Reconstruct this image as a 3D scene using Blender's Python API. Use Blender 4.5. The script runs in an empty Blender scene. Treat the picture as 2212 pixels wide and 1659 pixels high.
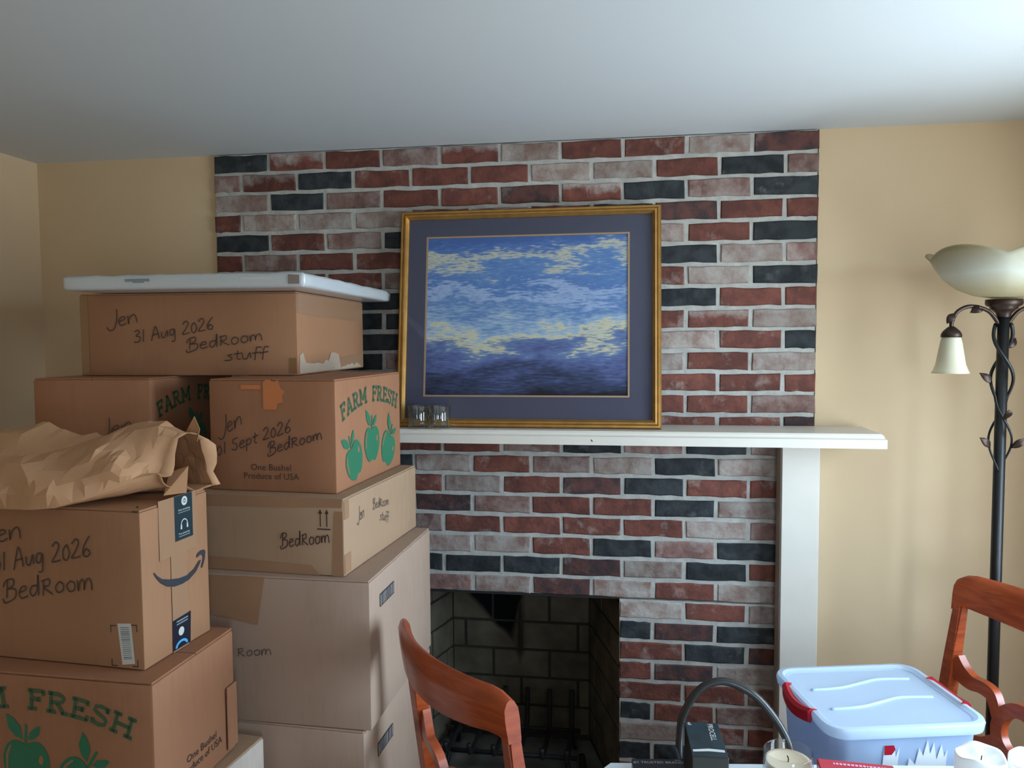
import bpy, bmesh, math, random
from mathutils import Vector, Matrix
rnd = random.Random(7)
scene = bpy.context.scene
COL = scene.collection
PI = math.pi

# ------------------------------------------------------------------ camera
HC = 2.32                                   # ceiling height
L, HK = 0.2032, 0.06937                     # brick module: length, course height
CAM = Vector((7.0305*L, -12.5904*L, HC-3.2274*L))
def cam_matrix(p, y, r):
    return (Matrix.Rotation(y, 3, 'Z') @ Matrix.Rotation(p, 3, 'X') @ Matrix.Rotation(r, 3, 'Y'))
R = cam_matrix(-.0571, .1453, .0063)
cd = bpy.data.cameras.new('camera')
cam = bpy.data.objects.new('camera', cd); COL.objects.link(cam)
right, fwd, up = R.col[0], R.col[1], R.col[2]
M4 = Matrix((right, up, -fwd)).transposed().to_4x4(); M4.translation = CAM
cam.matrix_world = M4
cd.sensor_fit = 'HORIZONTAL'; cd.sensor_width = 36.0; cd.lens = 36.0*1660/2212
cd.clip_start = .02; cd.clip_end = 100
scene.camera = cam

# ------------------------------------------------------------------ world: bright overcast day outside the side window
w = bpy.data.worlds.new('world'); scene.world = w; w.use_nodes = True
nt = w.node_tree; nt.nodes.clear()
out = nt.nodes.new('ShaderNodeOutputWorld'); bg = nt.nodes.new('ShaderNodeBackground')
tc = nt.nodes.new('ShaderNodeTexCoord'); sp = nt.nodes.new('ShaderNodeSeparateXYZ')
rp = nt.nodes.new('ShaderNodeValToRGB'); mp = nt.nodes.new('ShaderNodeMapRange')
nt.links.new(tc.outputs['Generated'], sp.inputs[0]); nt.links.new(sp.outputs['Z'], mp.inputs[0])
mp.inputs[1].default_value = -1; mp.inputs[2].default_value = 1
nt.links.new(mp.outputs[0], rp.inputs[0]); nt.links.new(rp.outputs[0], bg.inputs[0]); nt.links.new(bg.outputs[0], out.inputs[0])
e = rp.color_ramp.elements
e[0].position = .47; e[0].color = (.66, .76, .82, 1)          # ground outdoors
e[1].position = .53; e[1].color = (.66, .86, 1.04, 1)          # overcast sky
bg.inputs[1].default_value = 16.0
scene.view_settings.view_transform = 'Standard'
scene.view_settings.look = 'None'
scene.view_settings.gamma = 1.0
scene.view_settings.use_curve_mapping = False
scene.view_settings.exposure = 0.1
XR, XL, YB = 2.80, -.70, -4.1                                   # right wall, left wall, wall behind the camera
WY0, WY1, WZ0, WZ1 = -1.70, -.55, .82, 2.06                     # window opening in the right wall
pl = bpy.data.lights.new('window_portal', 'AREA'); pl.shape = 'RECTANGLE'; pl.size = WY1-WY0; pl.size_y = WZ1-WZ0
pl.cycles.is_portal = True
po = bpy.data.objects.new('window_portal', pl); COL.objects.link(po)
RX0, RX1, RZ0, RZ1 = 2.00, 2.65, .95, 2.05                       # unseen window added in the wall behind the camera, for fill light
po.matrix_world = Matrix.Translation((XR+.10, (WY0+WY1)/2, (WZ0+WZ1)/2)) @ Matrix(((0,0,1),(1,0,0),(0,1,0))).to_4x4()

pl2 = bpy.data.lights.new('rear_fill_portal', 'AREA'); pl2.shape = 'RECTANGLE'; pl2.size = RX1-RX0; pl2.size_y = RZ1-RZ0; pl2.cycles.is_portal = True  # portal of the added fill window
po2 = bpy.data.objects.new('rear_fill_portal', pl2); COL.objects.link(po2)
po2.matrix_world = Matrix.Translation(((RX0+RX1)/2, YB-.06, (RZ0+RZ1)/2)) @ Matrix(((1,0,0),(0,0,-1),(0,1,0))).to_4x4()

# ------------------------------------------------------------------ materials
def new_mat(name):
    m = bpy.data.materials.new(name); m.use_nodes = True
    return m, m.node_tree, m.node_tree.nodes['Principled BSDF']
def plain(name, col, rough=.5, metal=0, spec=.5, bump=0, bscale=200, var=0, vscale=8, coat=0):
    m, t, b = new_mat(name)
    b.inputs['Base Color'].default_value = (*col, 1); b.inputs['Roughness'].default_value = rough
    b.inputs['Metallic'].default_value = metal; b.inputs['Specular IOR Level'].default_value = spec
    b.inputs['Coat Weight'].default_value = coat; b.inputs['Coat Roughness'].default_value = .08
    tcn = t.nodes.new('ShaderNodeTexCoord')
    if var:
        n = t.nodes.new('ShaderNodeTexNoise'); n.inputs['Scale'].default_value = vscale; n.inputs['Detail'].default_value = 4
        t.links.new(tcn.outputs['Object'], n.inputs[0])
        r = t.nodes.new('ShaderNodeValToRGB'); t.links.new(n.outputs[0], r.inputs[0])
        r.color_ramp.elements[0].position = .3; r.color_ramp.elements[1].position = .7
        r.color_ramp.elements[0].color = (*[c*(1-var) for c in col], 1); r.color_ramp.elements[1].color = (*[min(1, c*(1+var)) for c in col], 1)
        t.links.new(r.outputs[0], b.inputs['Base Color'])
    if bump:
        n2 = t.nodes.new('ShaderNodeTexNoise'); n2.inputs['Scale'].default_value = bscale; n2.inputs['Detail'].default_value = 3
        t.links.new(tcn.outputs['Object'], n2.inputs[0])
        bp = t.nodes.new('ShaderNodeBump'); bp.inputs['Strength'].default_value = bump; bp.inputs['Distance'].default_value = .002
        t.links.new(n2.outputs[0], bp.inputs['Height']); t.links.new(bp.outputs[0], b.inputs['Normal'])
    return m
def cardboard(name, col, rough=.75):
    m, t, b = new_mat(name)
    b.inputs['Roughness'].default_value = rough; b.inputs['Specular IOR Level'].default_value = .35
    tcn = t.nodes.new('ShaderNodeTexCoord')
    mapn = t.nodes.new('ShaderNodeMapping'); t.links.new(tcn.outputs['Object'], mapn.inputs[0])
    mapn.inputs['Scale'].default_value = (1, 1, .15)
    n = t.nodes.new('ShaderNodeTexNoise'); n.inputs['Scale'].default_value = 90; n.inputs['Detail'].default_value = 5; t.links.new(mapn.outputs[0], n.inputs[0])
    n2 = t.nodes.new('ShaderNodeTexNoise'); n2.inputs['Scale'].default_value = 6; n2.inputs['Detail'].default_value = 3; t.links.new(tcn.outputs['Object'], n2.inputs[0])
    mx = t.nodes.new('ShaderNodeMath'); mx.operation = 'ADD'; t.links.new(n.outputs[0], mx.inputs[0]); t.links.new(n2.outputs[0], mx.inputs[1])
    r = t.nodes.new('ShaderNodeValToRGB'); t.links.new(mx.outputs[0], r.inputs[0])
    r.color_ramp.elements[0].position = .75; r.color_ramp.elements[1].position = 1.25
    r.color_ramp.elements[0].color = (*[c*.965 for c in col], 1); r.color_ramp.elements[1].color = (*[c*1.03 for c in col], 1)
    t.links.new(r.outputs[0], b.inputs['Base Color'])
    bp = t.nodes.new('ShaderNodeBump'); bp.inputs['Strength'].default_value = .12; bp.inputs['Distance'].default_value = .001
    t.links.new(n.outputs[0], bp.inputs['Height']); t.links.new(bp.outputs[0], b.inputs['Normal'])
    return m
def brick_mat(name, c1, c2, stain, amount, rough=.85, ptop=0):
    m, t, b = new_mat(name)
    b.inputs['Roughness'].default_value = rough; b.inputs['Specular IOR Level'].default_value = .3
    tcn = t.nodes.new('ShaderNodeTexCoord'); oi = t.nodes.new('ShaderNodeObjectInfo')
    off = t.nodes.new('ShaderNodeVectorMath'); off.operation = 'MULTIPLY_ADD'
    cx = t.nodes.new('ShaderNodeCombineXYZ')
    for i in range(3): t.links.new(oi.outputs['Random'], cx.inputs[i])
    t.links.new(cx.outputs[0], off.inputs[0]); off.inputs[1].default_value = (17, 31, 23); t.links.new(tcn.outputs['Object'], off.inputs[2])
    n = t.nodes.new('ShaderNodeTexNoise'); n.inputs['Scale'].default_value = 22; n.inputs['Detail'].default_value = 6; t.links.new(off.outputs[0], n.inputs[0])
    mix = t.nodes.new('ShaderNodeMix'); mix.data_type = 'RGBA'
    r0 = t.nodes.new('ShaderNodeValToRGB'); r0.color_ramp.elements[0].position = .40; r0.color_ramp.elements[1].position = .60; t.links.new(n.outputs[0], r0.inputs[0])
    t.links.new(r0.outputs[0], mix.inputs[0]); mix.inputs[6].default_value = (*c1, 1); mix.inputs[7].default_value = (*c2, 1)
    n2 = t.nodes.new('ShaderNodeTexNoise'); n2.inputs['Scale'].default_value = 14; n2.inputs['Detail'].default_value = 8; n2.inputs['Roughness'].default_value = .65; t.links.new(off.outputs[0], n2.inputs[0])
    add = t.nodes.new('ShaderNodeMath'); add.operation = 'ADD'; t.links.new(n2.outputs[0], add.inputs[0]); add.inputs[1].default_value = 0
    if ptop:
        sz = t.nodes.new('ShaderNodeSeparateXYZ'); t.links.new(tcn.outputs['Object'], sz.inputs[0])
        ml = t.nodes.new('ShaderNodeMath'); ml.operation = 'MULTIPLY'; ml.inputs[1].default_value = ptop; t.links.new(sz.outputs['Z'], ml.inputs[0]); t.links.new(ml.outputs[0], add.inputs[1])
    r1 = t.nodes.new('ShaderNodeValToRGB'); lo = .72-amount*.42
    r1.color_ramp.elements[0].position = max(.02, lo-.10); r1.color_ramp.elements[1].position = lo+.12; t.links.new(add.outputs[0], r1.inputs[0])
    mix2 = t.nodes.new('ShaderNodeMix'); mix2.data_type = 'RGBA'; t.links.new(r1.outputs[0], mix2.inputs[0]); t.links.new(mix.outputs[2], mix2.inputs[6]); mix2.inputs[7].default_value = (*stain, 1)
    hs = t.nodes.new('ShaderNodeHueSaturation'); mr = t.nodes.new('ShaderNodeMapRange'); t.links.new(oi.outputs['Random'], mr.inputs[0]); mr.inputs[3].default_value = .78; mr.inputs[4].default_value = 1.15
    t.links.new(mr.outputs[0], hs.inputs['Value']); t.links.new(mix2.outputs[2], hs.inputs['Color'])
    t.links.new(hs.outputs[0], b.inputs['Base Color'])
    n3 = t.nodes.new('ShaderNodeTexNoise'); n3.inputs['Scale'].default_value = 60; n3.inputs['Detail'].default_value = 6; t.links.new(off.outputs[0], n3.inputs[0])
    bp = t.nodes.new('ShaderNodeBump'); bp.inputs['Strength'].default_value = .75; bp.inputs['Distance'].default_value = .005
    t.links.new(n3.outputs[0], bp.inputs['Height']); t.links.new(bp.outputs[0], b.inputs['Normal'])
    return m
def wood(name, c1, c2, rough=.25, axis=(1, 1, 1), scale=14):
    m, t, b = new_mat(name)
    b.inputs['Roughness'].default_value = rough; b.inputs['Coat Weight'].default_value = .25; b.inputs['Coat Roughness'].default_value = .18
    tcn = t.nodes.new('ShaderNodeTexCoord'); mapn = t.nodes.new('ShaderNodeMapping'); mapn.inputs['Scale'].default_value = axis
    t.links.new(tcn.outputs['Object'], mapn.inputs[0])
    n = t.nodes.new('ShaderNodeTexNoise'); n.inputs['Scale'].default_value = scale; n.inputs['Detail'].default_value = 5; n.inputs['Distortion'].default_value = 1.2
    t.links.new(mapn.outputs[0], n.inputs[0])
    r = t.nodes.new('ShaderNodeValToRGB'); r.color_ramp.elements[0].position = .3; r.color_ramp.elements[1].position = .72
    r.color_ramp.elements[0].color = (*c1, 1); r.color_ramp.elements[1].color = (*c2, 1)
    t.links.new(n.outputs[0], r.inputs[0]); t.links.new(r.outputs[0], b.inputs['Base Color'])
    return m
def thin_glass(name, tint=(.95, .97, .96), refl=1.0):
    m = bpy.data.materials.new(name); m.use_nodes = True; t = m.node_tree; t.nodes.clear()
    o = t.nodes.new('ShaderNodeOutputMaterial'); mx = t.nodes.new('ShaderNodeMixShader'); tr = t.nodes.new('ShaderNodeBsdfTransparent'); gl = t.nodes.new('ShaderNodeBsdfGlossy')
    lw = t.nodes.new('ShaderNodeLayerWeight'); fr = t.nodes.new('ShaderNodeMath'); fr.operation = 'POWER'; fr.inputs[1].default_value = 4.0; t.links.new(lw.outputs['Facing'], fr.inputs[0])
    ml = t.nodes.new('ShaderNodeMath'); ml.operation = 'MULTIPLY_ADD'; ml.inputs[1].default_value = .8*refl; ml.inputs[2].default_value = .045*refl; ml.use_clamp = True
    tr.inputs[0].default_value = (*tint, 1); gl.inputs['Roughness'].default_value = .03
    t.links.new(fr.outputs[0], ml.inputs[0]); t.links.new(ml.outputs[0], mx.inputs[0]); t.links.new(tr.outputs[0], mx.inputs[1]); t.links.new(gl.outputs[0], mx.inputs[2]); t.links.new(mx.outputs[0], o.inputs[0])
    return m
def milky(name, col, trans=.45, rough=.35, clear=.12, spec=.5):
    m = bpy.data.materials.new(name); m.use_nodes = True; t = m.node_tree
    b = t.nodes['Principled BSDF']; o = t.nodes['Material Output']
    b.inputs['Base Color'].default_value = (*col, 1); b.inputs['Roughness'].default_value = rough; b.inputs['Specular IOR Level'].default_value = spec
    tl = t.nodes.new('ShaderNodeBsdfTranslucent'); tl.inputs[0].default_value = (*col, 1)
    mx = t.nodes.new('ShaderNodeMixShader'); mx.inputs[0].default_value = trans; t.links.new(b.outputs[0], mx.inputs[1]); t.links.new(tl.outputs[0], mx.inputs[2])
    tp = t.nodes.new('ShaderNodeBsdfTransparent'); m2 = t.nodes.new('ShaderNodeMixShader'); m2.inputs[0].default_value = clear
    t.links.new(mx.outputs[0], m2.inputs[1]); t.links.new(tp.outputs[0], m2.inputs[2]); t.links.new(m2.outputs[0], o.inputs[0])
    return m

MT = {}
MT['paint'] = plain('beige_wall_paint', (.665, .49, .305), .8, spec=.3, bump=.06, bscale=300, var=.03, vscale=3)
MT['ceil'] = plain('ceiling_paint', (.66, .68, .68), .9, spec=.2, bump=.05, bscale=250)
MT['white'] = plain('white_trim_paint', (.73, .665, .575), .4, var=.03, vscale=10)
MT['white_shaded'] = plain('shaded_trim_paint', (.42, .35, .29), .5)  # white trim with its side shade put into the colour
MT['mortar'] = plain('mortar', (.44, .425, .385), .95, spec=.2, bump=.8, bscale=160, var=.16, vscale=30)
MT['floor'] = wood('oak_floor', (.20, .10, .045), (.36, .20, .09), .35, (1, .12, 1), 18)
red, redd = (.20, .068, .048), (.13, .047, .036)
MT['b_R'] = brick_mat('brick_red', red, redd, (.38, .29, .25), .16)
MT['b_B'] = brick_mat('brick_brown', (.12, .05, .042), (.055, .035, .035), (.26, .2, .18), .12)
MT['b_D'] = brick_mat('brick_black', (.022, .025, .027), (.042, .047, .05), (.16, .15, .14), .06)
MT['b_P'] = brick_mat('brick_whitewashed', (.29, .215, .18), (.23, .14, .115), (.40, .35, .31), .52)
MT['b_M'] = brick_mat('brick_mauve', (.25, .145, .12), (.17, .09, .075), (.36, .29, .26), .42)
MT['b_T'] = brick_mat('brick_red_pale_top', red, redd, (.36, .30, .27), .30, ptop=6)
def firebrick_mat():
    m, t, b = new_mat('sooty_firebrick'); b.inputs['Roughness'].default_value = .95; b.inputs['Specular IOR Level'].default_value = .15
    g = t.nodes.new('ShaderNodeNewGeometry'); s = t.nodes.new('ShaderNodeSeparateXYZ'); t.links.new(g.outputs['Position'], s.inputs[0])
    n = t.nodes.new('ShaderNodeTexNoise'); n.inputs['Scale'].default_value = 9; n.inputs['Detail'].default_value = 6; t.links.new(g.outputs['Position'], n.inputs[0])
    def math_(op, a, bb, clamp=False):
        q = t.nodes.new('ShaderNodeMath'); q.operation = op; q.use_clamp = clamp
        for i, v in enumerate((a, bb)):
            if isinstance(v, (int, float)): q.inputs[i].default_value = v
            else: t.links.new(v, q.inputs[i])
        return q.outputs[0]
    # soot tongue hanging down the back wall: centre line drifts right, narrows towards its tip
    h = math_('SUBTRACT', s.outputs['Z'], .42)
    wid = math_('MULTIPLY', math_('MAXIMUM', h, -.02), .62)
    cen = math_('ADD', math_('MULTIPLY', h, -.40), .985)
    fray = math_('MULTIPLY', math_('SUBTRACT', n.outputs[0], .5), .06)
    e1 = math_('SUBTRACT', math_('ADD', wid, fray), math_('ABSOLUTE', math_('SUBTRACT', s.outputs['X'], cen), 0))
    w2 = math_('MINIMUM', math_('MULTIPLY', math_('SUBTRACT', s.outputs['Z'], .33), .35), .020)
    e2 = math_('SUBTRACT', w2, math_('ABSOLUTE', math_('SUBTRACT', s.outputs['X'], 1.008), 0))
    soot = math_('MULTIPLY', math_('ADD', math_('MAXIMUM', e1, e2), .006), 32.0, True)
    r = t.nodes.new('ShaderNodeValToRGB'); t.links.new(n.outputs[0], r.inputs[0])
    r.color_ramp.elements[0].position = .3; r.color_ramp.elements[1].position = .75
    r.color_ramp.elements[0].color = (.10, .085, .06, 1); r.color_ramp.elements[1].color = (.22, .185, .13, 1)
    mx = t.nodes.new('ShaderNodeMix'); mx.data_type = 'RGBA'; t.links.new(soot, mx.inputs[0]); t.links.new(r.outputs[0], mx.inputs[6]); mx.inputs[7].default_value = (.006, .006, .006, 1)
    t.links.new(mx.outputs[2], b.inputs['Base Color'])
    bp = t.nodes.new('ShaderNodeBump'); bp.inputs['Strength'].default_value = .3; bp.inputs['Distance'].default_value = .003
    t.links.new(n.outputs[0], bp.inputs['Height']); t.links.new(bp.outputs[0], b.inputs['Normal'])
    return m
MT['firebrick'] = firebrick_mat()
MT['fire_mortar'] = plain('sooty_mortar', (.055, .05, .04), .95, spec=.1)
MT['soot'] = plain('soot_black', (.012, .011, .01), .95, spec=.1)
MT['iron'] = plain('cast_iron', (.03, .03, .03), .6, .4)
MT['ash'] = plain('ashy_hearth', (.17, .16, .14), .95, var=.35, vscale=9)
MT['kraft'] = cardboard('kraft_cardboard', (.36, .175, .088))
MT['kraft_r'] = cardboard('reddish_cardboard', (.35, .155, .078))
MT['kraft_y'] = cardboard('tan_cardboard', (.40, .255, .155))
MT['kraft_g'] = cardboard('grey_brown_cardboard', (.41, .28, .205))
MT['kraft_w'] = cardboard('pale_cardboard', (.55, .46, .38))
MT['tape'] = plain('brown_tape', (.27, .135, .06), .18, coat=.3)
MT['ctape'] = plain('brown_clear_tape', (.37, .205, .115), .3, coat=.15)
MT['otape'] = plain('orange_tape_residue', (.62, .20, .07), .4)
MT['torn'] = plain('torn_paper', (.50, .38, .28), .35, bump=.5, bscale=80)
MT['ink'] = plain('marker_ink', (.085, .045, .034), .6)
MT['pencil'] = plain('thin_pen_ink', (.13, .09, .07), .6)
MT['print_black'] = plain('faded_black_print', (.06, .035, .025), .7)
MT['green'] = plain('green_print', (.025, .17, .085), .6)
MT['green_text'] = plain('dull_green_print', (.055, .115, .055), .6)
MT['navy'] = plain('navy_print', (.030, .036, .047), .5)
MT['teal'] = plain('dark_teal_tape', (.012, .035, .045), .3, coat=.3)
MT['navytape'] = plain('dark_navy_tape', (.008, .014, .028), .3, coat=.3)
MT['skyblue'] = plain('bright_blue_print', (.08, .42, .75), .4)
MT['lightprint'] = plain('pale_print', (.62, .62, .58), .5)
MT['greyprint'] = plain('grey_print', (.24, .28, .29), .5)
MT['label'] = plain('white_label_paper', (.66, .64, .6), .5)
MT['sticker'] = plain('white_sticker_paper', (.80, .83, .86), .5)
MT['bar'] = plain('barcode_ink', (.05, .05, .06), .6)
MT['barpaper'] = plain('barcode_ground', (.27, .23, .19), .7)
MT['foam'] = plain('white_foam_wrap', (.58, .60, .60), .28, bump=.35, bscale=90, coat=.3)
MT['foam_core'] = plain('cardboard_core_end', (.26, .2, .16), .8)
def paper_mat():
    m = cardboard('kraft_paper', (.50, .265, .135), .6)
    return m
MT['paper'] = paper_mat()
MT['gold'] = plain('gold_leaf_frame', (.50, .27, .075), .38, .75, var=.15, vscale=30)
MT['gold_dark'] = plain('dark_gold_edge', (.16, .075, .022), .5, .5)
MT['mat'] = plain('slate_blue_mat_board', (.060, .060, .098), .8, bump=.1)
MT['fillet'] = plain('gold_fillet', (.44, .29, .17), .5, .3)
MT['glass'] = thin_glass('picture_glass', (.98, .98, .98), .8)
MT['tumbler'] = thin_glass('clear_tumbler_glass', (.93, .95, .94), 2.4)
MT['window'] = thin_glass('window_glass', (.96, .98, 1), .5)
MT['chair'] = wood('cherry_wood', (.26, .036, .009), (.46, .085, .020), .30, (1, 1, 6), 9)
MT['black_metal'] = plain('black_lamp_metal', (.010, .010, .010), .4, .2)
MT['bronze'] = plain('bronze_lamp_metal', (.05, .03, .022), .4, .7)
MT['alabaster'] = milky('alabaster_glass', (.80, .75, .58), .45, .3, 0)
def alabaster_bowl():
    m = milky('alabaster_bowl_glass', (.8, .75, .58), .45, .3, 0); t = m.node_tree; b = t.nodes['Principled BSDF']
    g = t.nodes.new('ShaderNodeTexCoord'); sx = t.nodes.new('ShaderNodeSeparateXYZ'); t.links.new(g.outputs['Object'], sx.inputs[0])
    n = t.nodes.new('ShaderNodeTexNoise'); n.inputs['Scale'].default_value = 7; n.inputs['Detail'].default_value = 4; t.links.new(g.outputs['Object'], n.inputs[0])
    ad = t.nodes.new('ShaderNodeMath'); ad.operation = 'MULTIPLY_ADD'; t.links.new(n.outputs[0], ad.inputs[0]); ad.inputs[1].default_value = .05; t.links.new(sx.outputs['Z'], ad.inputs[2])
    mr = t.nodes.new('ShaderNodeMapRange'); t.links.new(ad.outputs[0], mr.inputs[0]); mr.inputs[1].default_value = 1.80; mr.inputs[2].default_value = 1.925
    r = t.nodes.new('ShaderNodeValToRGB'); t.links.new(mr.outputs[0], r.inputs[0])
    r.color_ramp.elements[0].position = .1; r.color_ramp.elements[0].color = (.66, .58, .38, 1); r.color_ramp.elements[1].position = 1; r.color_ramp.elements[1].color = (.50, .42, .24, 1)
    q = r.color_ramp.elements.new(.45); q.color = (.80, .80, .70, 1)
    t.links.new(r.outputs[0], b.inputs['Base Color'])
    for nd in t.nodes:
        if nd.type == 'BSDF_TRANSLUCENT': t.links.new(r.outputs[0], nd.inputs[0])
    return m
MT['bowl'] = alabaster_bowl()
MT['tote'] = milky('frosted_blue_plastic', (.70, .82, .97), .50, .22, .10)
MT['lid'] = milky('frosted_lid_plastic', (.76, .87, .98), .45, .2, .05)
MT['handle'] = plain('red_plastic', (.45, .012, .03), .3)
MT['cloth'] = plain('white_tabletop', (.72, .78, .82), .35)
MT['wax'] = milky('cream_wax', (.80, .66, .48), .3, .5, 0)
MT['whitewax'] = milky('white_wax', (.92, .90, .87), .35, .5, 0)
MT['jar'] = thin_glass('candle_jar_glass', (.98, .985, .985), 1.0)
MT['batt'] = plain('dark_slate_carton', (.018, .035, .045), .3, var=.4, vscale=25, coat=.3)
MT['batt_side'] = plain('olive_black_carton', (.025, .022, .014), .4)
MT['redcarton'] = plain('red_carton', (.50, .03, .06), .35)
MT['pinkprint'] = plain('pink_print', (.80, .42, .55), .5)
MT['hose'] = plain('black_hose', (.03, .028, .026), .25)
MT['pouch'] = plain('black_fabric', (.006, .008, .01), .9)
MT['seatpad'] = plain('cream_seat_fabric', (.5, .42, .3), .9, bump=.3)

# ------------------------------------------------------------------ mesh helpers
def link(o, parent=None):
    COL.objects.link(o)
    if parent is not None: o.parent = parent
    return o
def obj(name, verts, faces, mat, parent=None, smooth=False):
    me = bpy.data.meshes.new(name); me.from_pydata([tuple(v) for v in verts], [], faces); me.update()
    if mat is not None: me.materials.append(mat)
    if smooth: me.polygons.foreach_set('use_smooth', [True]*len(me.polygons))
    return link(bpy.data.objects.new(name, me), parent)
def from_bm(name, bm, mat, parent=None, smooth=False):
    bmesh.ops.recalc_face_normals(bm, faces=bm.faces)
    me = bpy.data.meshes.new(name); bm.to_mesh(me); bm.free(); me.materials.append(mat)
    if smooth: me.polygons.foreach_set('use_smooth', [True]*len(me.polygons))
    return link(bpy.data.objects.new(name, me), parent)
def tag(o, label, cat, group=None):
    o['label'] = label; o['category'] = cat
    if group: o['group'] = group
    return o
def thing(name, label, cat, loc=(0,0,0), rz=0, group=None):
    o = bpy.data.objects.new(name, None); COL.objects.link(o); o.empty_display_size = .05
    o.location = loc; o.rotation_euler = (0, 0, rz)
    return tag(o, label, cat, group)
def struct(o): o['kind'] = 'structure'; return o
def add_box(bm, lo, hi, bev=0, seg=1):
    r = bmesh.ops.create_cube(bm, size=1)
    vs = r['verts']
    for v in vs:
        v.co = Vector([lo[i]+(v.co[i]+.5)*(hi[i]-lo[i]) for i in range(3)])
    if bev:
        es = list({e for v in vs for e in v.link_edges})
        bmesh.ops.bevel(bm, geom=es, offset=bev, segments=seg, affect='EDGES', profile=.6)
def box(name, lo, hi, mat, parent=None, bev=0, seg=1, smooth=False):
    bm = bmesh.new(); add_box(bm, lo, hi, bev, seg); return from_bm(name, bm, mat, parent, smooth)
def add_tube(bm, pts, radii, seg=10, cap=True, squash=None):
    pts = [Vector(p) for p in pts]; n = len(pts)
    if not hasattr(radii, '__len__'): radii = [radii]*n
    rings = []; ref = None
    for i, p in enumerate(pts):
        d = (pts[min(i+1, n-1)]-pts[max(i-1, 0)]).normalized()
        if ref is None:
            ref = Vector((0, 0, 1)) if abs(d.z) < .9 else Vector((1, 0, 0))
        a = (ref - d*ref.dot(d)).normalized(); b = d.cross(a); ref = a
        ring = []
        for k in range(seg):
            t = 2*PI*k/seg
            ring.append(bm.verts.new(p+a*math.cos(t)*radii[i]*(squash or 1)+b*math.sin(t)*radii[i]))
        rings.append(ring)
    for i in range(n-1):
        for k in range(seg):
            bm.faces.new((rings[i][k], rings[i][(k+1) % seg], rings[i+1][(k+1) % seg], rings[i+1][k]))
    if cap:
        bm.faces.new(rings[0][::-1]); bm.faces.new(rings[-1])
def tube(name, pts, radii, mat, parent=None, seg=10, squash=None):
    bm = bmesh.new(); add_tube(bm, pts, radii, seg, True, squash); return from_bm(name, bm, mat, parent, True)
def lathe(name, prof, mat, parent=None, c=(0,0,0), seg=32, wave=None):
    bm = bmesh.new(); rings = []
    for (r, z) in prof:
        ring = []
        for k in range(seg):
            t = 2*PI*k/seg; rr, zz = r, z
            if wave: rr, zz = wave(r, z, t)
            ring.append(bm.verts.new((c[0]+rr*math.cos(t), c[1]+rr*math.sin(t), c[2]+zz)))
        rings.append(ring)
    for i in range(len(rings)-1):
        for k in range(seg):
            bm.faces.new((rings[i][k], rings[i][(k+1) % seg], rings[i+1][(k+1) % seg], rings[i+1][k]))
    if prof[0][0] < 1e-3: bmesh.ops.remove_doubles(bm, verts=rings[0], dist=2e-3)
    if prof[-1][0] < 1e-3: bmesh.ops.remove_doubles(bm, verts=rings[-1], dist=2e-3)
    return from_bm(name, bm, mat, parent, True)
def spline(pts, n=6):
    P = [Vector(p) for p in pts]; res = []
    for i in range(len(P)-1):
        p0, p1, p2, p3 = P[max(i-1, 0)], P[i], P[i+1], P[min(i+2, len(P)-1)]
        for k in range(n):
            t = k/n
            res.append(.5*((2*p1)+(p2-p0)*t+(2*p0-5*p1+4*p2-p3)*t*t+(3*p1-p0-3*p2+p3)*t**3))
    res.append(P[-1]); return res
def auto_smooth(o, ang=40):
    me = o.data; me.polygons.foreach_set('use_smooth', [True]*len(me.polygons))
    me.set_sharp_from_angle(angle=math.radians(ang))

# ------------------------------------------------------------------ flat print on faces: F = (origin, U, V, N) in the parent's local space
def on(F, u, v, lift=.0006): return F[0]+F[1]*u+F[2]*v+F[3]*lift
def polys(name, F, plist, mat, parent, lift=.0006):
    if name in ('tape_strip', 'faded_print', 'tape_residue') and len(plist) > 1:
        return [polys(name, F, [p], mat, parent, lift) for p in plist][0]
    bm = bmesh.new()
    for p in plist:
        f = bm.faces.new([bm.verts.new(on(F, u, v, lift)) for u, v in p]); f.normal_update()
        if f.normal.dot(F[3]) < 0: f.normal_flip()
    bmesh.ops.triangulate(bm, faces=bm.faces)
    me = bpy.data.meshes.new(name); bm.to_mesh(me); bm.free(); me.materials.append(mat)
    o = link(bpy.data.objects.new(name, me), parent)
    if len(plist) > 1: o['kind'] = 'stuff'            # fine print: too small to pick apart
    return o
def strokes_to_quads(lines, wd):
    out = []
    for ln in lines:
        n = len(ln)
        if n < 2: continue
        nr = []
        for i in range(n):
            a = Vector(ln[max(i-1, 0)]); b = Vector(ln[min(i+1, n-1)]); d = (b-a)
            d = d.normalized() if d.length > 1e-9 else Vector((1, 0)); nr.append(Vector((-d.y, d.x))*wd/2)
        for i in range(n-1):
            a, b = Vector(ln[i]), Vector(ln[i+1])
            out.append([tuple(a+nr[i]), tuple(a-nr[i]), tuple(b-nr[i+1]), tuple(b+nr[i+1])])
    return out
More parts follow.
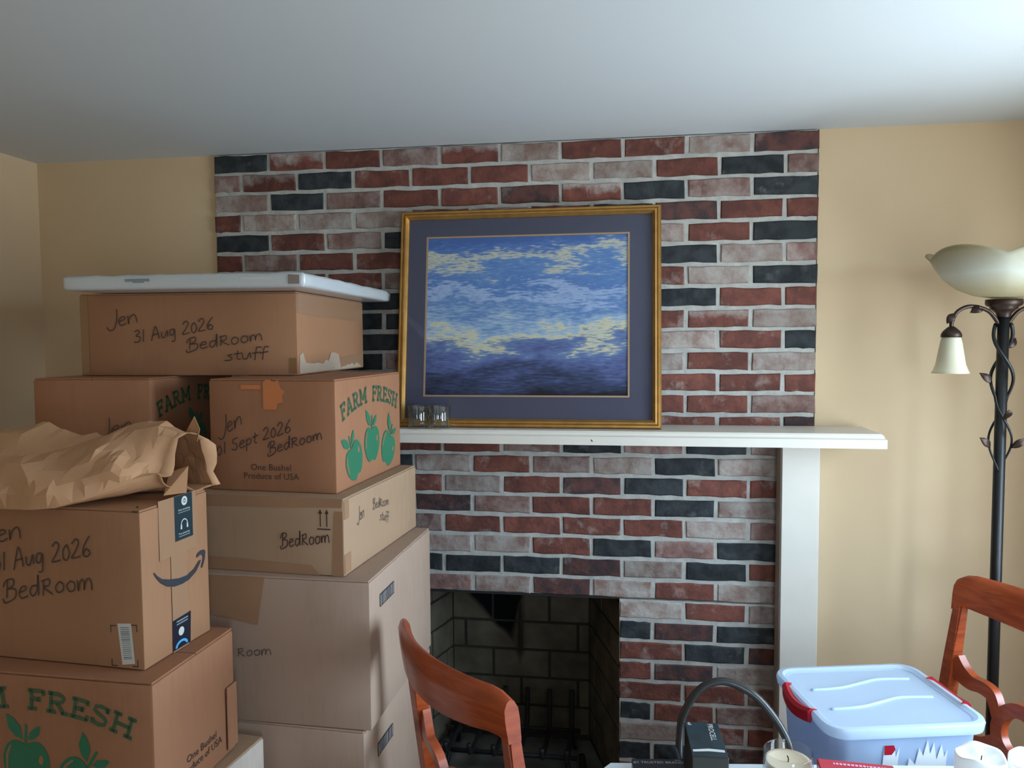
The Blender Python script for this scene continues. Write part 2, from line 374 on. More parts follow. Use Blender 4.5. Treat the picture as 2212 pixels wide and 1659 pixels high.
GL = {
 'J': (.75, [[(.7,1.05),(.68,.35),(.5,-.15),(.22,-.22),(.02,.0)]]),
 'e': (.6, [[(.05,.26),(.42,.34),(.42,.5),(.2,.5),(.06,.25),(.2,.0),(.55,.08)]]),
 'n': (.75, [[(.05,.5),(.1,.0),(.16,.32),(.42,.54),(.58,.4),(.64,.0)]]),
 '3': (.6, [[(.08,.85),(.4,.95),(.45,.7),(.2,.52),(.52,.4),(.42,.02),(.03,.05)]]),
 '1': (.35, [[(.2,.9),(.16,0)]]),
 'A': (.75, [[(0,-.1),(.28,.9),(.42,.85),(.62,0)],[(.08,.36),(.6,.42)]]),
 'u': (.62, [[(.05,.5),(.08,.1),(.3,.03),(.48,.5),(.54,.02)]]),
 'g': (.6, [[(.45,.5),(.18,.5),(.08,.2),(.32,.08),(.47,.5),(.45,-.32),(.2,-.38)]]),
 '2': (.65, [[(.05,.75),(.3,.95),(.48,.75),(.28,.35),(.03,.02),(.58,.05)]]),
 '0': (.58, [[(.32,.75),(.1,.5),(.1,.1),(.32,0),(.47,.35),(.32,.75)]]),
 '6': (.6, [[(.5,.95),(.15,.5),(.1,.1),(.35,0),(.5,.2),(.3,.4),(.1,.2)]]),
 'B': (.85, [[(.2,.05),(.28,.9)],[(.02,.62),(.2,.92),(.58,.95),(.6,.68),(.3,.5),(.7,.42),(.66,.05),(.1,-.12),(-.02,.1)]]),
 'd': (.68, [[(.48,.48),(.2,.48),(.08,.2),(.25,0),(.48,.3),(.56,1.0),(.55,0)]]),
 'R': (.75, [[(.12,0),(.17,.72)],[(.05,.66),(.48,.72),(.46,.45),(.17,.38),(.68,0)]]),
 'o': (.62, [[(.3,.52),(.08,.3),(.2,.02),(.48,.1),(.5,.4),(.3,.52)]]),
 'm': (.95, [[(.05,.5),(.08,0),(.15,.35),(.3,.5),(.4,.3),(.4,.02),(.45,.35),(.65,.5),(.78,.3),(.82,-.02)]]),
 's': (.5, [[(.42,.5),(.15,.45),(.38,.2),(.3,0),(-.05,.06)]]),
 't': (.45, [[(.25,.8),(.2,.1),(.4,.02)],[(.0,.5),(.5,.55)]]),
 'f': (.45, [[(.55,.85),(.3,.9),(.2,.4),(.15,-.2)],[(0,.42),(.5,.48)]]),
 'S': (.65, [[(.55,.9),(.2,.85),(.1,.6),(.45,.4),(.4,.02),(0,.1)]]),
 'p': (.6, [[(.08,.5),(.06,-.4)],[(.08,.4),(.3,.55),(.48,.35),(.35,.08),(.1,.1)]]),
 ' ': (.45, []),
}
def hand(F, parent, text, a, b, h, mat, wd=.0032, name='handwriting'):
    """marker lettering from a to b (baseline, metres on the face), cap height h"""
    adv = sum(GL[c][0] for c in text); a, b = Vector(a), Vector(b); d = (b-a); sx = d.length/adv
    d.normalize(); nrm = Vector((-d.y, d.x)); x = 0; lines = []
    for c in text:
        wdt, st = GL[c]
        for ln in st:
            pts = [a+d*((x+p[0])*sx)+Vector((0, 1))*((p[1]+rnd.uniform(-.03, .03))*h)+nrm*0 for p in ln]
            lines.append([tuple(q) for q in (spline([(p.x, p.y, 0) for p in pts], 5))])
        x += wdt
    q = strokes_to_quads([[(p[0], p[1]) for p in ln] for ln in lines], wd)
    return polys(name, F, q, mat, parent, .0008)
SLAB = {  # slab-serif capitals, strokes in a unit-high box
 'F': (.66, [[(.17,0),(.17,1)],[(.05,.93),(.62,.93)],[(.17,.52),(.46,.52)],[(.03,.05),(.36,.05)],[(.59,.98),(.59,.72)],[(.44,.66),(.44,.4)]]),
 'A': (.80, [[(.12,0),(.37,.95)],[(.40,.95),(.66,0)],[(.2,.32),(.58,.32)],[(0,.05),(.26,.05)],[(.5,.05),(.8,.05)],[(.28,.93),(.46,.93)]]),
 'R': (.80, [[(.17,0),(.17,1)],[(.05,.93),(.42,.93),(.56,.86),(.6,.72),(.54,.58),(.4,.52),(.17,.52)],[(.38,.5),(.62,.03)],[(.03,.05),(.36,.05)],[(.54,.05),(.78,.05)]]),
 'M': (.98, [[(.16,0),(.16,1)],[(.80,0),(.80,1)],[(.14,.96),(.48,.25)],[(.48,.25),(.82,.96)],[(.02,.05),(.32,.05)],[(.64,.05),(.96,.05)],[(.02,.94),(.2,.94)],[(.76,.94),(.95,.94)]]),
 'E': (.70, [[(.17,0),(.17,1)],[(.05,.93),(.62,.93)],[(.17,.5),(.46,.5)],[(.03,.06),(.64,.06)],[(.59,.98),(.59,.74)],[(.62,.02),(.62,.28)],[(.44,.64),(.44,.38)]]),
 'S': (.66, [[(.56,.72),(.5,.9),(.32,.95),(.14,.88),(.11,.7),(.24,.57),(.44,.47),(.56,.33),(.52,.12),(.34,.05),(.16,.1),(.1,.28)],[(.57,.98),(.57,.7)],[(.09,.3),(.09,.02)]]),
 'H': (.86, [[(.18,0),(.18,1)],[(.68,0),(.68,1)],[(.18,.5),(.68,.5)],[(.04,.05),(.34,.05)],[(.54,.05),(.84,.05)],[(.04,.95),(.34,.95)],[(.54,.95),(.84,.95)]]),
 ' ': (.62, []),
}
def arc_text(F, parent, text, cu, cv, rad, h, span, mat):
    adv = sum(SLAB[c][0] for c in text); k = span/adv; x = 0; lines = []
    for c in text:
        wdt, st = SLAB[c]; mid = (x+wdt/2)*k-span/2; th = mid/rad
        for ln in st:
            pts = []
            for p in ln:
                lx = (p[0]-wdt/2)*k; ly = p[1]*h
                rr = rad+ly; bx, by = rad*math.sin(th), rad*math.cos(th)
                pts.append((cu+bx+lx*math.cos(th)+ly*math.sin(th), cv-rad+by-lx*math.sin(th)+ly*math.cos(th)))
            lines.append(pts)
        x += wdt
    return polys('printed_lettering', F, strokes_to_quads(lines, h*.185), mat, parent, .0005)
def apple(F, parent, cu, cv, wd, ht, tilt, mat, paper):
    ct, st = math.cos(tilt), math.sin(tilt)
    def T(p): return [(cu+(x*wd*ct-y*ht*st), cv+(x*wd*st+y*ht*ct)) for x, y in p]
    body = [(0,.40),(.12,.46),(.28,.47),(.42,.36),(.5,.14),(.48,-.1),(.38,-.32),(.24,-.47),(.12,-.5),(0,-.44),(-.12,-.5),(-.24,-.47),(-.38,-.32),(-.48,-.1),(-.5,.14),(-.42,.36),(-.28,.47),(-.12,.46)]
    body = [tuple(q)[:2] for q in spline([(x, y, 0) for x, y in body+body[:1]], 3)][:-1]
    leaf = [(-.06,.5),(-.22,.56),(-.36,.72),(-.4,1.0),(-.24,.92),(-.1,.76)]
    leaf2 = [(.06,.5),(.1,.66),(.26,.78),(.34,.78),(.3,.62),(.18,.52)]
    stem = [(-.03,.42),(.03,.42),(.05,.8),(.0,.82)]
    a = polys('apple_print', F, [T(body), T(leaf), T(leaf2), T(stem)], mat, parent, .0005)
    hl = [(.27,.08),(.3,.2),(.36,.22),(.38,.12),(.34,.02)]; cr = [(-.44,-.1),(-.43,.2),(-.34,.38),(-.31,.36),(-.38,.18),(-.40,-.1)]
    polys('highlight', F, [T(hl), T(cr)], paper, a, .0009)
def print_text(F, parent, text, u, v, size, mat, name='printed_lettering', sx=1.0, align='CENTER', rot=0, lift=.0006):
    cu = bpy.data.curves.new('t', 'FONT'); cu.body = text; cu.size = size; cu.align_x = align; cu.resolution_u = 2
    o = bpy.data.objects.new('t', cu); COL.objects.link(o)
    dg = bpy.context.evaluated_depsgraph_get(); me = bpy.data.meshes.new_from_object(o.evaluated_get(dg))
    bpy.data.objects.remove(o); bpy.data.curves.remove(cu)
    c, s = math.cos(rot), math.sin(rot)
    for vt in me.vertices:
        x, y = vt.co.x*sx, vt.co.y
        vt.co = on(F, u+x*c-y*s, v+x*s+y*c, lift)
    me.materials.clear(); me.materials.append(mat); me.name = name
    o = link(bpy.data.objects.new(name, me), parent); o['kind'] = 'stuff'
    return o
def rect(u0, v0, u1, v1): return [(u0, v0), (u1, v0), (u1, v1), (u0, v1)]

# ------------------------------------------------------------------ the room
struct(box('floor', (XL, YB, -.05), (XR, .03, 0), MT['floor']))
struct(box('ceiling', (XL-.1, YB-.1, HC), (XR+.3, .8, HC+.1), MT['ceil']))
struct(box('wall_left', (XL-.1, YB, 0), (XL, .02, HC), MT['paint']))
bm = bmesh.new(); add_box(bm, (XL-.1, .015, 0), (-.002, .12, HC)); add_box(bm, (10*L+.002, .015, 0), (XR+.15, .12, HC))
struct(from_bm('wall_back', bm, MT['paint']))
bm = bmesh.new()
add_box(bm, (XL-.1, YB-.1, 0), (RX0, YB, HC)); add_box(bm, (RX1, YB-.1, 0), (XR+.15, YB, HC)); add_box(bm, (RX0, YB-.1, 0), (RX1, YB, RZ0)); add_box(bm, (RX0, YB-.1, RZ1), (RX1, YB, HC))
struct(from_bm('wall_front', bm, MT['paint']))
bm = bmesh.new()
add_box(bm, (XR, YB, 0), (XR+.15, WY0, HC)); add_box(bm, (XR, WY1, 0), (XR+.15, .015, HC))
add_box(bm, (XR, WY0, 0), (XR+.15, WY1, WZ0)); add_box(bm, (XR, WY0, WZ1), (XR+.15, WY1, HC))
struct(from_bm('wall_right', bm, MT['paint']))
win = bpy.data.objects.new('window_1', None); COL.objects.link(win); win.location = (XR+.06, (WY0+WY1)/2, WZ0); struct(win)
bm = bmesh.new(); hw = (WY1-WY0)/2; hh = WZ1-WZ0
add_box(bm, (-.03, -hw, 0), (.03, hw, .05)); add_box(bm, (-.03, -hw, hh-.05), (.03, hw, hh)); add_box(bm, (-.03, -hw, .05), (.03, -hw+.05, hh-.05)); add_box(bm, (-.03, hw-.05, .05), (.03, hw, hh-.05)); add_box(bm, (-.03, -.03, .05), (.03, .03, hh-.05))
from_bm('window_frame', bm, MT['white'], win)
box('pane', (-.003, -hw+.05, .05), (.003, -.03, hh-.05), MT['window'], win); box('pane', (-.003, .03, .05), (.003, hw-.05, hh-.05), MT['window'], win)

win = bpy.data.objects.new('fill_window', None); COL.objects.link(win); win.location = ((RX0+RX1)/2, YB-.04, RZ0); struct(win)  # added unseen window, brightens the faces turned to the camera
bm = bmesh.new(); hw = (RX1-RX0)/2; hh = RZ1-RZ0
add_box(bm, (-hw, -.03, 0), (hw, .03, .05)); add_box(bm, (-hw, -.03, hh-.05), (hw, .03, hh)); add_box(bm, (-hw, -.03, .05), (-hw+.05, .03, hh-.05)); add_box(bm, (hw-.05, -.03, .05), (hw, .03, hh-.05)); add_box(bm, (-hw+.05, -.03, hh/2-.025), (hw-.05, .03, hh/2+.025))
from_bm('window_frame', bm, MT['white'], win)
box('pane', (-hw+.05, -.003, .05), (hw-.05, .003, hh/2-.025), MT['window'], win); box('pane', (-hw+.05, -.003, hh/2+.025), (hw-.05, .003, hh-.05), MT['window'], win)

# ------------------------------------------------------------------ brick chimney wall
OX0, OX1, OZ1 = 3*L, 7*L-.006, HC-22*HK       # fireplace opening
PW = 10*L
bm = bmesh.new()
add_box(bm, (.004, .004, 0), (OX0+.004, .10, OZ1)); add_box(bm, (OX1-.002, .004, 0), (PW-.004, .10, OZ1)); add_box(bm, (.004, .004, OZ1+.008), (PW-.004, .10, HC-.004))
chim = struct(from_bm('wall_chimney', bm, MT['mortar']))
JT = .0125; BH = HK-JT
def brick_mesh(length, seed, n=5):
    r = random.Random(seed); hl, hh_ = length/2, BH/2; jit = lambda a=.0022: r.uniform(-a, a)
    o = []
    for i in range(n): o.append((-hl+length*i/n+(jit(.002) if i else 0), -hh_+jit()))
    o.append((hl+jit(), -hh_+jit()))
    for i in range(n): o.append((hl-length*i/n+(jit(.002) if i else 0), hh_+jit()))
    o.append((-hl+jit(), hh_+jit()))
    k = len(o); v = []
    for x, z in o: v.append((x, .06, z))
    for x, z in o: v.append((x, .0035+jit(.0008), z))
    for x, z in o: v.append((x-math.copysign(.0035, x), jit(.0009), z-math.copysign(.0035, z)))
    f = []
    for a in (0, k):
        for i in range(k): f.append((a+i, a+(i+1) % k, a+k+(i+1) % k, a+k+i))
    f.append(tuple(range(2*k, 3*k)))
    me = bpy.data.meshes.new('brick'); me.from_pydata(v, [], f); me.update(); me.materials.append(MT['b_R'])
    return me
BM = {}
def get_brick(length, i):
    key = (round(length, 3), i)
    if key not in BM: BM[key] = brick_mesh(length, hash(key) % 9999)
    return BM[key]
ROWS = {1:'DTRMTPRRPB',2:'MTDRRRPPRDM',3:'PDMRRBTDMD',4:'RPPPRMRDBRR',5:'DRMDRPRPRD',6:'RMRRPRDRDPM',7:'MRRPRDMRPD',8:'RDRDRMRPDRR',
 9:'RPDDRRMRTP',10:'DRMDRPRDPRD',11:'RMDMBRDPRP',12:'MRDRPRRMRRR',13:'DRRDRMPRRM',14:'RPRDRRMDRRB',15:'RDMRRMDMDP',16:'MRRDPRMPDPP',
 17:'RMDRPRBDRR',18:'DRMRBMRRDPM',19:'RRDMRRRRPM',20:'PMRDPPRDMDD',21:'MRDDDDBPDR',22:'RDRPMPBPRPP',23:'RMD----PRP',24:'DRB----DBDM',25:'RDR----RDB',26:'MRD----RBPM',
 27:'RDM----RRM',28:'DMR----DRMM',29:'MRD----PRR',30:'RDR----DDBD',31:'RMB----RDR',32:'DRM----MRDR',33:'RRD----DRM',34:'RRDDD--DRMRM'}
rest = []
cnt = 0
for row in range(1, 34):
    cz = HC-(row-.5)*HK
    half = row % 2 == 0
    spans = [(i, i+1) for i in range(10)] if not half else [(0, .5)]+[(i+.5, i+1.5) for i in range(9)]+[(9.5, 10)]
    cls = ROWS[row]
    for i, (s0, s1) in enumerate(spans):
        if row > 22:                                    # cut at the fireplace opening
            if s1 <= 3.01: pass
            elif s0 < 3: s1 = 3
            elif s0 >= 6.99: pass
            elif s1 > 7: s0 = 7
            else: continue
        c = cls[min(i, len(cls)-1)]
        if c == '-': c = 'DRB'[(row+i) % 3]
        x0 = s0*L+(JT/2 if s0 > .01 else .0); x1 = s1*L-(JT/2 if s1 < 9.99 else .0)
        if abs(s0-7) < .01 and row > 22: x0 = OX1-.001
        if abs(s1-3) < .01 and row > 22: x1 = OX0+.003
        ln = x1-x0; lq = round(ln, 3)
        me = get_brick(lq, rnd.randrange(6))
        pos = ((x0+x1)/2+rnd.uniform(-.0012, .0012), rnd.uniform(-.0012, .0012), cz+rnd.uniform(-.001, .001))
        if row >= 31 or (row == 30 and s1 <= 3.01):                                       # below the picture's edge
            rest.append((me, pos, c)); continue
        o = bpy.data.objects.new('brick', me); link(o, chim); o.location = pos
        if rnd.random() < .5: o.rotation_euler[1] = rnd.uniform(-.006, .006)
        o.material_slots[0].link = 'OBJECT'; o.material_slots[0].material = MT['b_'+c]; cnt += 1
bm = bmesh.new()
for me, pos, c in rest:
    b2 = bmesh.new(); b2.from_mesh(me); bmesh.ops.translate(b2, verts=b2.verts, vec=Vector(pos)); tmp = bpy.data.meshes.new('t'); b2.to_mesh(tmp); b2.free(); bm.from_mesh(tmp); bpy.data.meshes.remove(tmp)
lo = from_bm('brick_courses', bm, MT['b_R'], chim); lo['kind'] = 'stuff'
# dark gaps/steel lintel under the lowest course over the opening
bx_ = box('lintel', (OX0+.004, .012, OZ1-.004), (OX1-.004, .10, OZ1+.006), MT['iron'], chim)

# ------------------------------------------------------------------ firebox
FZ, FY = .03, .50; BX0, BX1 = .725, 1.295
fb = struct(obj('wall_firebox', [(OX0,.10,FZ),(BX0,FY,FZ),(BX1,FY,FZ),(OX1,.10,FZ),(OX0,.10,1.0),(BX0,FY,1.0),(BX1,FY,1.0),(OX1,.10,1.0),
     (OX0-.05,.10,FZ),(BX0-.05,FY+.05,FZ),(BX1+.05,FY+.05,FZ),(OX1+.05,.10,FZ),(OX0-.05,.10,1.0),(BX0-.05,FY+.05,1.0),(BX1+.05,FY+.05,1.0),(OX1+.05,.10,1.0)],
     [(0,1,5,4),(1,2,6,5),(2,3,7,6),(8,12,13,9),(9,13,14,10),(10,14,15,11),(4,5,13,12),(5,6,14,13),(6,7,15,14)], MT['fire_mortar']))
FBH, FBL = .1165, .232
def firebricks(A, B, z0, rows, start):
    A, B = Vector((A[0], A[1], 0)), Vector((B[0], B[1], 0)); d = (B-A); ln = d.length; d.normalize(); nrm = Vector((d.y, -d.x, 0))
    for r_ in range(rows):
        x = -(start+(FBL*.5 if r_ % 2 else 0)) % FBL - FBL
        while x < ln:
            a, b = max(x, 0)+.005, min(x+FBL, ln)-.005; x += FBL
            if b-a < .02: continue
            zz0, zz1 = z0+r_*FBH+.005, z0+(r_+1)*FBH-.005
            bmm = bmesh.new(); add_box(bmm, (a, -.006+rnd.uniform(-.0015, .0015), zz0), (b, .02, zz1), .003)
            for v in bmm.verts:
                p = A+d*v.co.x-nrm*v.co.y; v.co = Vector((p.x, p.y, v.co.z))
            from_bm('firebrick', bmm, MT['firebrick'], fb)
firebricks((BX0, FY), (BX1, FY), FZ+.02, 8, .06)
firebricks((OX0, .10), (BX0, FY), FZ+.02, 8, .1)
firebricks((BX1, FY), (OX1, .10), FZ+.02, 8, .15)
struct(box('floor_hearth', (OX0-.03, -.02, 0), (OX1+.03, FY+.06, FZ), MT['ash']))
sm = struct(box('ceiling_firebox', (OX0-.05, .09, 1.0), (OX1+.05, FY+.06, 1.05), MT['soot']))
# smoke chamber throat
struct(obj('trim_throat', [(OX0,.10,OZ1),(OX1,.10,OZ1),(OX1,.16,1.0),(OX0,.16,1.0),(OX0,.12,OZ1),(OX1,.12,OZ1),(OX1,.18,1.0),(OX0,.18,1.0)], [(0,1,2,3),(7,6,5,4),(0,4,5,1),(1,5,6,2),(2,6,7,3),(3,7,4,0)], MT['soot']))
g = thing('fire_grate', 'black iron fire grate standing inside the brick fireplace', 'grate', (1.0, .30, FZ))
bm = bmesh.new()
for yy in (-.10, .10): add_tube(bm, [(-.26, yy, .09), (.26, yy, .09)], .009, 8)
from_bm('cross_rail', bm, MT['iron'], g, True)
for k in range(6):
    x = -.225+k*.09; tube('grate_bar', spline([(x, -.16, .15), (x, -.14, .105), (x, 0, .09), (x, .12, .10), (x, .15, .23)], 3), .009, MT['iron'], g, 8)
for sx in (-.22, .22):
    for sy in (-.10, .10): tube('leg', [(sx, sy, .09), (sx*1.08, sy*1.2, .009)], .009, MT['iron'], g, 8)
tag(tube('gas_hose', spline([(1.27, .31, .07), (1.285, .22, .045), (1.29, .13, .045), (1.30, .06, .046)], 6), .013, MT['hose']), 'black curved hose on the fireplace floor beside the grate', 'hose')

# ------------------------------------------------------------------ mantel shelf and pilaster
MZ = HC-(1.0-.0)*0-.936; MZ = 1.384
mn = thing('mantel_shelf', 'long white painted wooden mantel shelf across the brick wall', 'mantel', (1.016, -.005, MZ-.042))
def mantel_board():
    prof = [(0.0, .0), (-.209, .0), (-.209, .026), (-.203, .029), (-.200, .033), (-.200, .036), (-.195, .042), (0.0, .042)]
    ext = [0, 0, 0, -.004, -.006, -.006, -.012, -.012]
    xl, xr = -.155-1.016, 2.183-1.016
    v = []
    for (y, z), ex in zip(prof, ext): v.append((xl-ex, y, z))
    for (y, z), ex in zip(prof, ext): v.append((xr+ex, y, z))
    n = len(prof); f = [tuple(range(n)), tuple(range(2*n-1, n-1, -1))]+[(i, (i+1) % n, n+(i+1) % n, n+i)[::-1] for i in range(n)]
    return obj('shelf_board', v, f, MT['white'], mn)
mantel_board()
for lab, x in (('white painted pilaster board supporting the right end of the mantel', 1.918), ('white painted pilaster board under the mantel behind the stacked boxes', .0)):
    p = thing('pilaster', lab, 'pilaster', (x+.055, -.003, 0))
    box('board', (-.055, -.072, 0), (.058, -.012, MZ-.043), MT['white'], p, .0015)
    box('shaded_edge', (-.058, -.066, 0), (-.0555, 0, MZ-.043), MT['white_shaded'], p)  # thin strip coloured darker to stand for shade on the board's left side
# small chip on the shelf nose
polys('paint_chip', (Vector((0,0,0)), Vector((1,0,0)), Vector((0,0,1)), Vector((0,-1,0))), [[(.311,.016),(.314,.018),(.318,.012),(.315,.010)]], MT['ink'], mn, .2095)

# ------------------------------------------------------------------ framed print leaning on the wall
FWD, FHT = .850, .712
pic = thing('framed_print', 'gold framed abstract blue print with slate mat leaning above the mantel', 'picture', (1.118, -.132, MZ))
pic.rotation_euler = (-math.atan2(.098, .705), 0, .0)
def frame_ring(name, out_w, out_h, prof, mat, parent, zc):
    # prof: list of (inset, depth) ; depth towards viewer is -y
    v = []; f = []
    for ins, dp in prof:
        hw_, hh2 = out_w/2-ins, out_h/2-ins
        for sx, sz in ((-1,-1),(1,-1),(1,1),(-1,1)): v.append((sx*hw_, dp, zc+sz*hh2))
    for i in range(len(prof)-1):
        for k in range(4): f.append((4*i+k, 4*i+(k+1) % 4, 4*i+4+(k+1) % 4, 4*i+4+k))
    return obj(name, v, f, mat, parent)
zc = FHT/2
fr = frame_ring('frame', FWD, FHT, [(0,.0),(0,-.016),(.004,-.022),(.009,-.022),(.011,-.019),(.014,-.023),(.019,-.024),(.024,-.016),(.027,-.012),(.0275,0)], MT['gold'], pic, zc)
frame_ring('frame_edge', FWD+.001, FHT+.001, [(.002,0),(0,0),(0,-.014),(.0012,-.0145)], MT['gold_dark'], pic, zc)
PU0, PU1, PV0, PV1 = -.339, .327, .098, .628     # picture window in the mat
mv = [(-FWD/2+.026, -.006, .026), (FWD/2-.026, -.006, .026), (FWD/2-.026, -.006, FHT-.026), (-FWD/2+.026, -.006, FHT-.026), (PU0, -.006, PV0), (PU1, -.006, PV0), (PU1, -.006, PV1), (PU0, -.006, PV1)]
obj('mat_board', mv, [(0,1,5,4),(1,2,6,5),(2,3,7,6),(3,0,4,7)], MT['mat'], pic)
def fil(): 
    a, b = .0055, .0
    v = []
    for o_, dp in ((0, -.0065), (a, -.0065), (a, -.003)):
        v += [(PU0+o_, dp, PV0+o_), (PU1-o_, dp, PV0+o_), (PU1-o_, dp, PV1-o_), (PU0+o_, dp, PV1-o_)]
    return obj('fillet', v, [(4*i+k, 4*i+(k+1) % 4, 4*i+4+(k+1) % 4, 4*i+4+k) for i in range(2) for k in range(4)], MT['fillet'], pic)
fil()
def print_mat():
    # plain generic stand-in: loose brushy bands of blue, pale blue, cream and navy
    m, t, b = new_mat('abstract_blue_print'); b.inputs['Roughness'].default_value = .6; b.inputs['Specular IOR Level'].default_value = .2
    tcn = t.nodes.new('ShaderNodeTexCoord'); mp_ = t.nodes.new('ShaderNodeMapping'); mp_.inputs['Scale'].default_value = (2.2, 1, 7); mp_.inputs['Rotation'].default_value = (0, -.22, 0)
    t.links.new(tcn.outputs['Object'], mp_.inputs[0])
    n = t.nodes.new('ShaderNodeTexNoise'); n.inputs['Scale'].default_value = 2.1; n.inputs['Detail'].default_value = 5; n.inputs['Distortion'].default_value = .7; t.links.new(mp_.outputs[0], n.inputs[0])
    st = t.nodes.new('ShaderNodeMapping'); st.inputs['Scale'].default_value = (20, 1, 110); st.inputs['Rotation'].default_value = (0, -.22, 0); t.links.new(tcn.outputs['Object'], st.inputs[0])
    n2 = t.nodes.new('ShaderNodeTexNoise'); n2.inputs['Scale'].default_value = 1.6; n2.inputs['Detail'].default_value = 3; t.links.new(st.outputs[0], n2.inputs[0])
    sz = t.nodes.new('ShaderNodeSeparateXYZ'); t.links.new(tcn.outputs['Object'], sz.inputs[0])
    mr = t.nodes.new('ShaderNodeMapRange'); mr.inputs[1].default_value = PV0; mr.inputs[2].default_value = PV1; t.links.new(sz.outputs['Z'], mr.inputs[0])
    a1 = t.nodes.new('ShaderNodeMath'); a1.operation = 'MULTIPLY_ADD'; t.links.new(n.outputs[0], a1.inputs[0]); a1.inputs[1].default_value = .55; t.links.new(mr.outputs[0], a1.inputs[2])
    a2 = t.nodes.new('ShaderNodeMath'); a2.operation = 'MULTIPLY_ADD'; t.links.new(n2.outputs[0], a2.inputs[0]); a2.inputs[1].default_value = .30; t.links.new(a1.outputs[0], a2.inputs[2])
    a3 = t.nodes.new('ShaderNodeMath'); a3.operation = 'SUBTRACT'; t.links.new(a2.outputs[0], a3.inputs[0]); a3.inputs[1].default_value = .42
    r = t.nodes.new('ShaderNodeValToRGB'); t.links.new(a3.outputs[0], r.inputs[0]); els = r.color_ramp.elements
    stops = [(.0, (.012,.014,.022)), (.12, (.04,.055,.12)), (.24, (.10,.13,.30)), (.32, (.14,.22,.40)), (.385, (.66,.60,.36)), (.44, (.34,.46,.60)), (.55, (.10,.21,.45)), (.64, (.36,.46,.66)), (.71, (.08,.18,.43)), (.80, (.13,.25,.50)), (.86, (.58,.56,.40)), (.92, (.09,.19,.45)), (1, (.06,.13,.36))]
    els[0].position, els[0].color = stops[0][0], (*stops[0][1], 1); els[1].position, els[1].color = stops[-1][0], (*stops[-1][1], 1)
    for p_, c_ in stops[1:-1]:
        q_ = els.new(p_); q_.color = (*c_, 1)
    t.links.new(r.outputs[0], b.inputs['Base Color'])
    return m
obj('print_sheet', [(PU0, -.0025, PV0), (PU1, -.0025, PV0), (PU1, -.0025, PV1), (PU0, -.0025, PV1)], [(0,1,2,3)], print_mat(), pic)
box('backing_board', (-FWD/2+.01, -.0015, .01), (FWD/2-.01, .0, FHT-.01), MT['soot'], pic)
obj('glazing', [(-FWD/2+.027, -.009, .027), (FWD/2-.027, -.009, .027), (FWD/2-.027, -.009, FHT-.027), (-FWD/2+.027, -.009, FHT-.027)], [(0,1,2,3)], MT['glass'], pic)

# ------------------------------------------------------------------ two tumblers on the mantel
for x, lab in ((.777, 'clear glass tumbler on the mantel nearer the cardboard boxes'), (.846, 'clear glass tumbler on the mantel farther from the cardboard boxes')):
    o = lathe('glass_tumbler', [(0, .0), (.030, .0), (.0325, .004), (.0345, .072), (.0335, .073), (.0325, .071), (.0300, .011), (0, .009)], MT['tumbler'], None, (0,0,0), 64, lambda r, z, th: (r*(1+.022*math.cos(16*th)), z))
    o.location = (x, -.176, MZ); tag(o, lab, 'glass', 'tumblers on the mantel')

# ------------------------------------------------------------------ cardboard boxes
def dent(bm, amp):
    for v in bm.verts: v.co += Vector((rnd.uniform(-amp, amp), rnd.uniform(-amp, amp), 0))
def carton(name, label, q, mat, bev=.003, flap_mat=None, flaps='x', group=None, side_mat=None):
    """q = x, y (front right corner), yaw, width, depth, height, z of the base"""
    x, y, a, w_, d_, h_, z_ = q
    ux = Vector((math.cos(a), math.sin(a), 0)); uy = Vector((-math.sin(a), math.cos(a), 0))
    c = Vector((x, y, z_))-ux*w_/2+uy*d_/2
    t = thing(name, label, 'box', c, a, group)
    bm = bmesh.new(); add_box(bm, (-w_/2, -d_/2, 0), (w_/2, d_/2, h_-.004))
    bmesh.ops.subdivide_edges(bm, edges=bm.edges, cuts=3, use_grid_fill=True)
    for v in bm.verts:
        fx, fy, fz = abs(v.co.x)/(w_/2), abs(v.co.y)/(d_/2), v.co.z/h_
        if (fx > .99) != (fy > .99): # slight bulge of the panels
            k = -rnd.uniform(.0, .0014)             # panels a little uneven
            if fx > .99: v.co.x += k*(1 if v.co.x > 0 else -1)
            else: v.co.y += k*(1 if v.co.y > 0 else -1)
    es = [e for e in bm.edges if len(e.link_faces) == 2 and e.calc_face_angle(0) > 1.2]
    bmesh.ops.bevel(bm, geom=es, offset=bev, segments=2, affect='EDGES', profile=.5)
    body = from_bm('body', bm, mat, t); auto_smooth(body, 35)
    fm = flap_mat or mat
    if flaps == 'x':   # two long top flaps meeting along the width
        box('top_flap', (-w_/2+.002, -d_/2+.002, h_-.004), (w_/2-.002, -.0015, h_), fm, t, .0012)
        box('top_flap', (-w_/2+.002, .0015, h_-.004), (w_/2-.002, d_/2-.002, h_), fm, t, .0012)
    else:
        box('top_flap', (-w_/2+.002, -d_/2+.002, h_-.004), (-.0015, d_/2-.002, h_), fm, t, .0012)
        box('top_flap', (.0015, -d_/2+.002, h_-.004), (w_/2-.002, d_/2-.002, h_), fm, t, .0012)
    FF_ = (Vector((-w_/2, -d_/2-.0003, 0)), Vector((1, 0, 0)), Vector((0, 0, 1)), Vector((0, -1, 0)))
    FR_ = (Vector((w_/2+.0003, -d_/2, 0)), Vector((0, 1, 0)), Vector((0, 0, 1)), Vector((1, 0, 0)))
    return t, FF_, FR_
def bushel_print(F, t, cu, paper, text=True, sc=1.0, half=.20, appleh=.092):
    arc_text(F, t, 'FARM FRESH', cu, .200, .50*sc, .040, 2*half, MT['green_text'])
    apple(F, t, cu, .090, .100, appleh, 0, MT['green'], paper)
    apple(F, t, cu-.113, .062, .100, appleh*.98, .50, MT['green'], paper)
    apple(F, t, cu+.113, .062, .100, appleh*.98, -.50, MT['green'], paper)
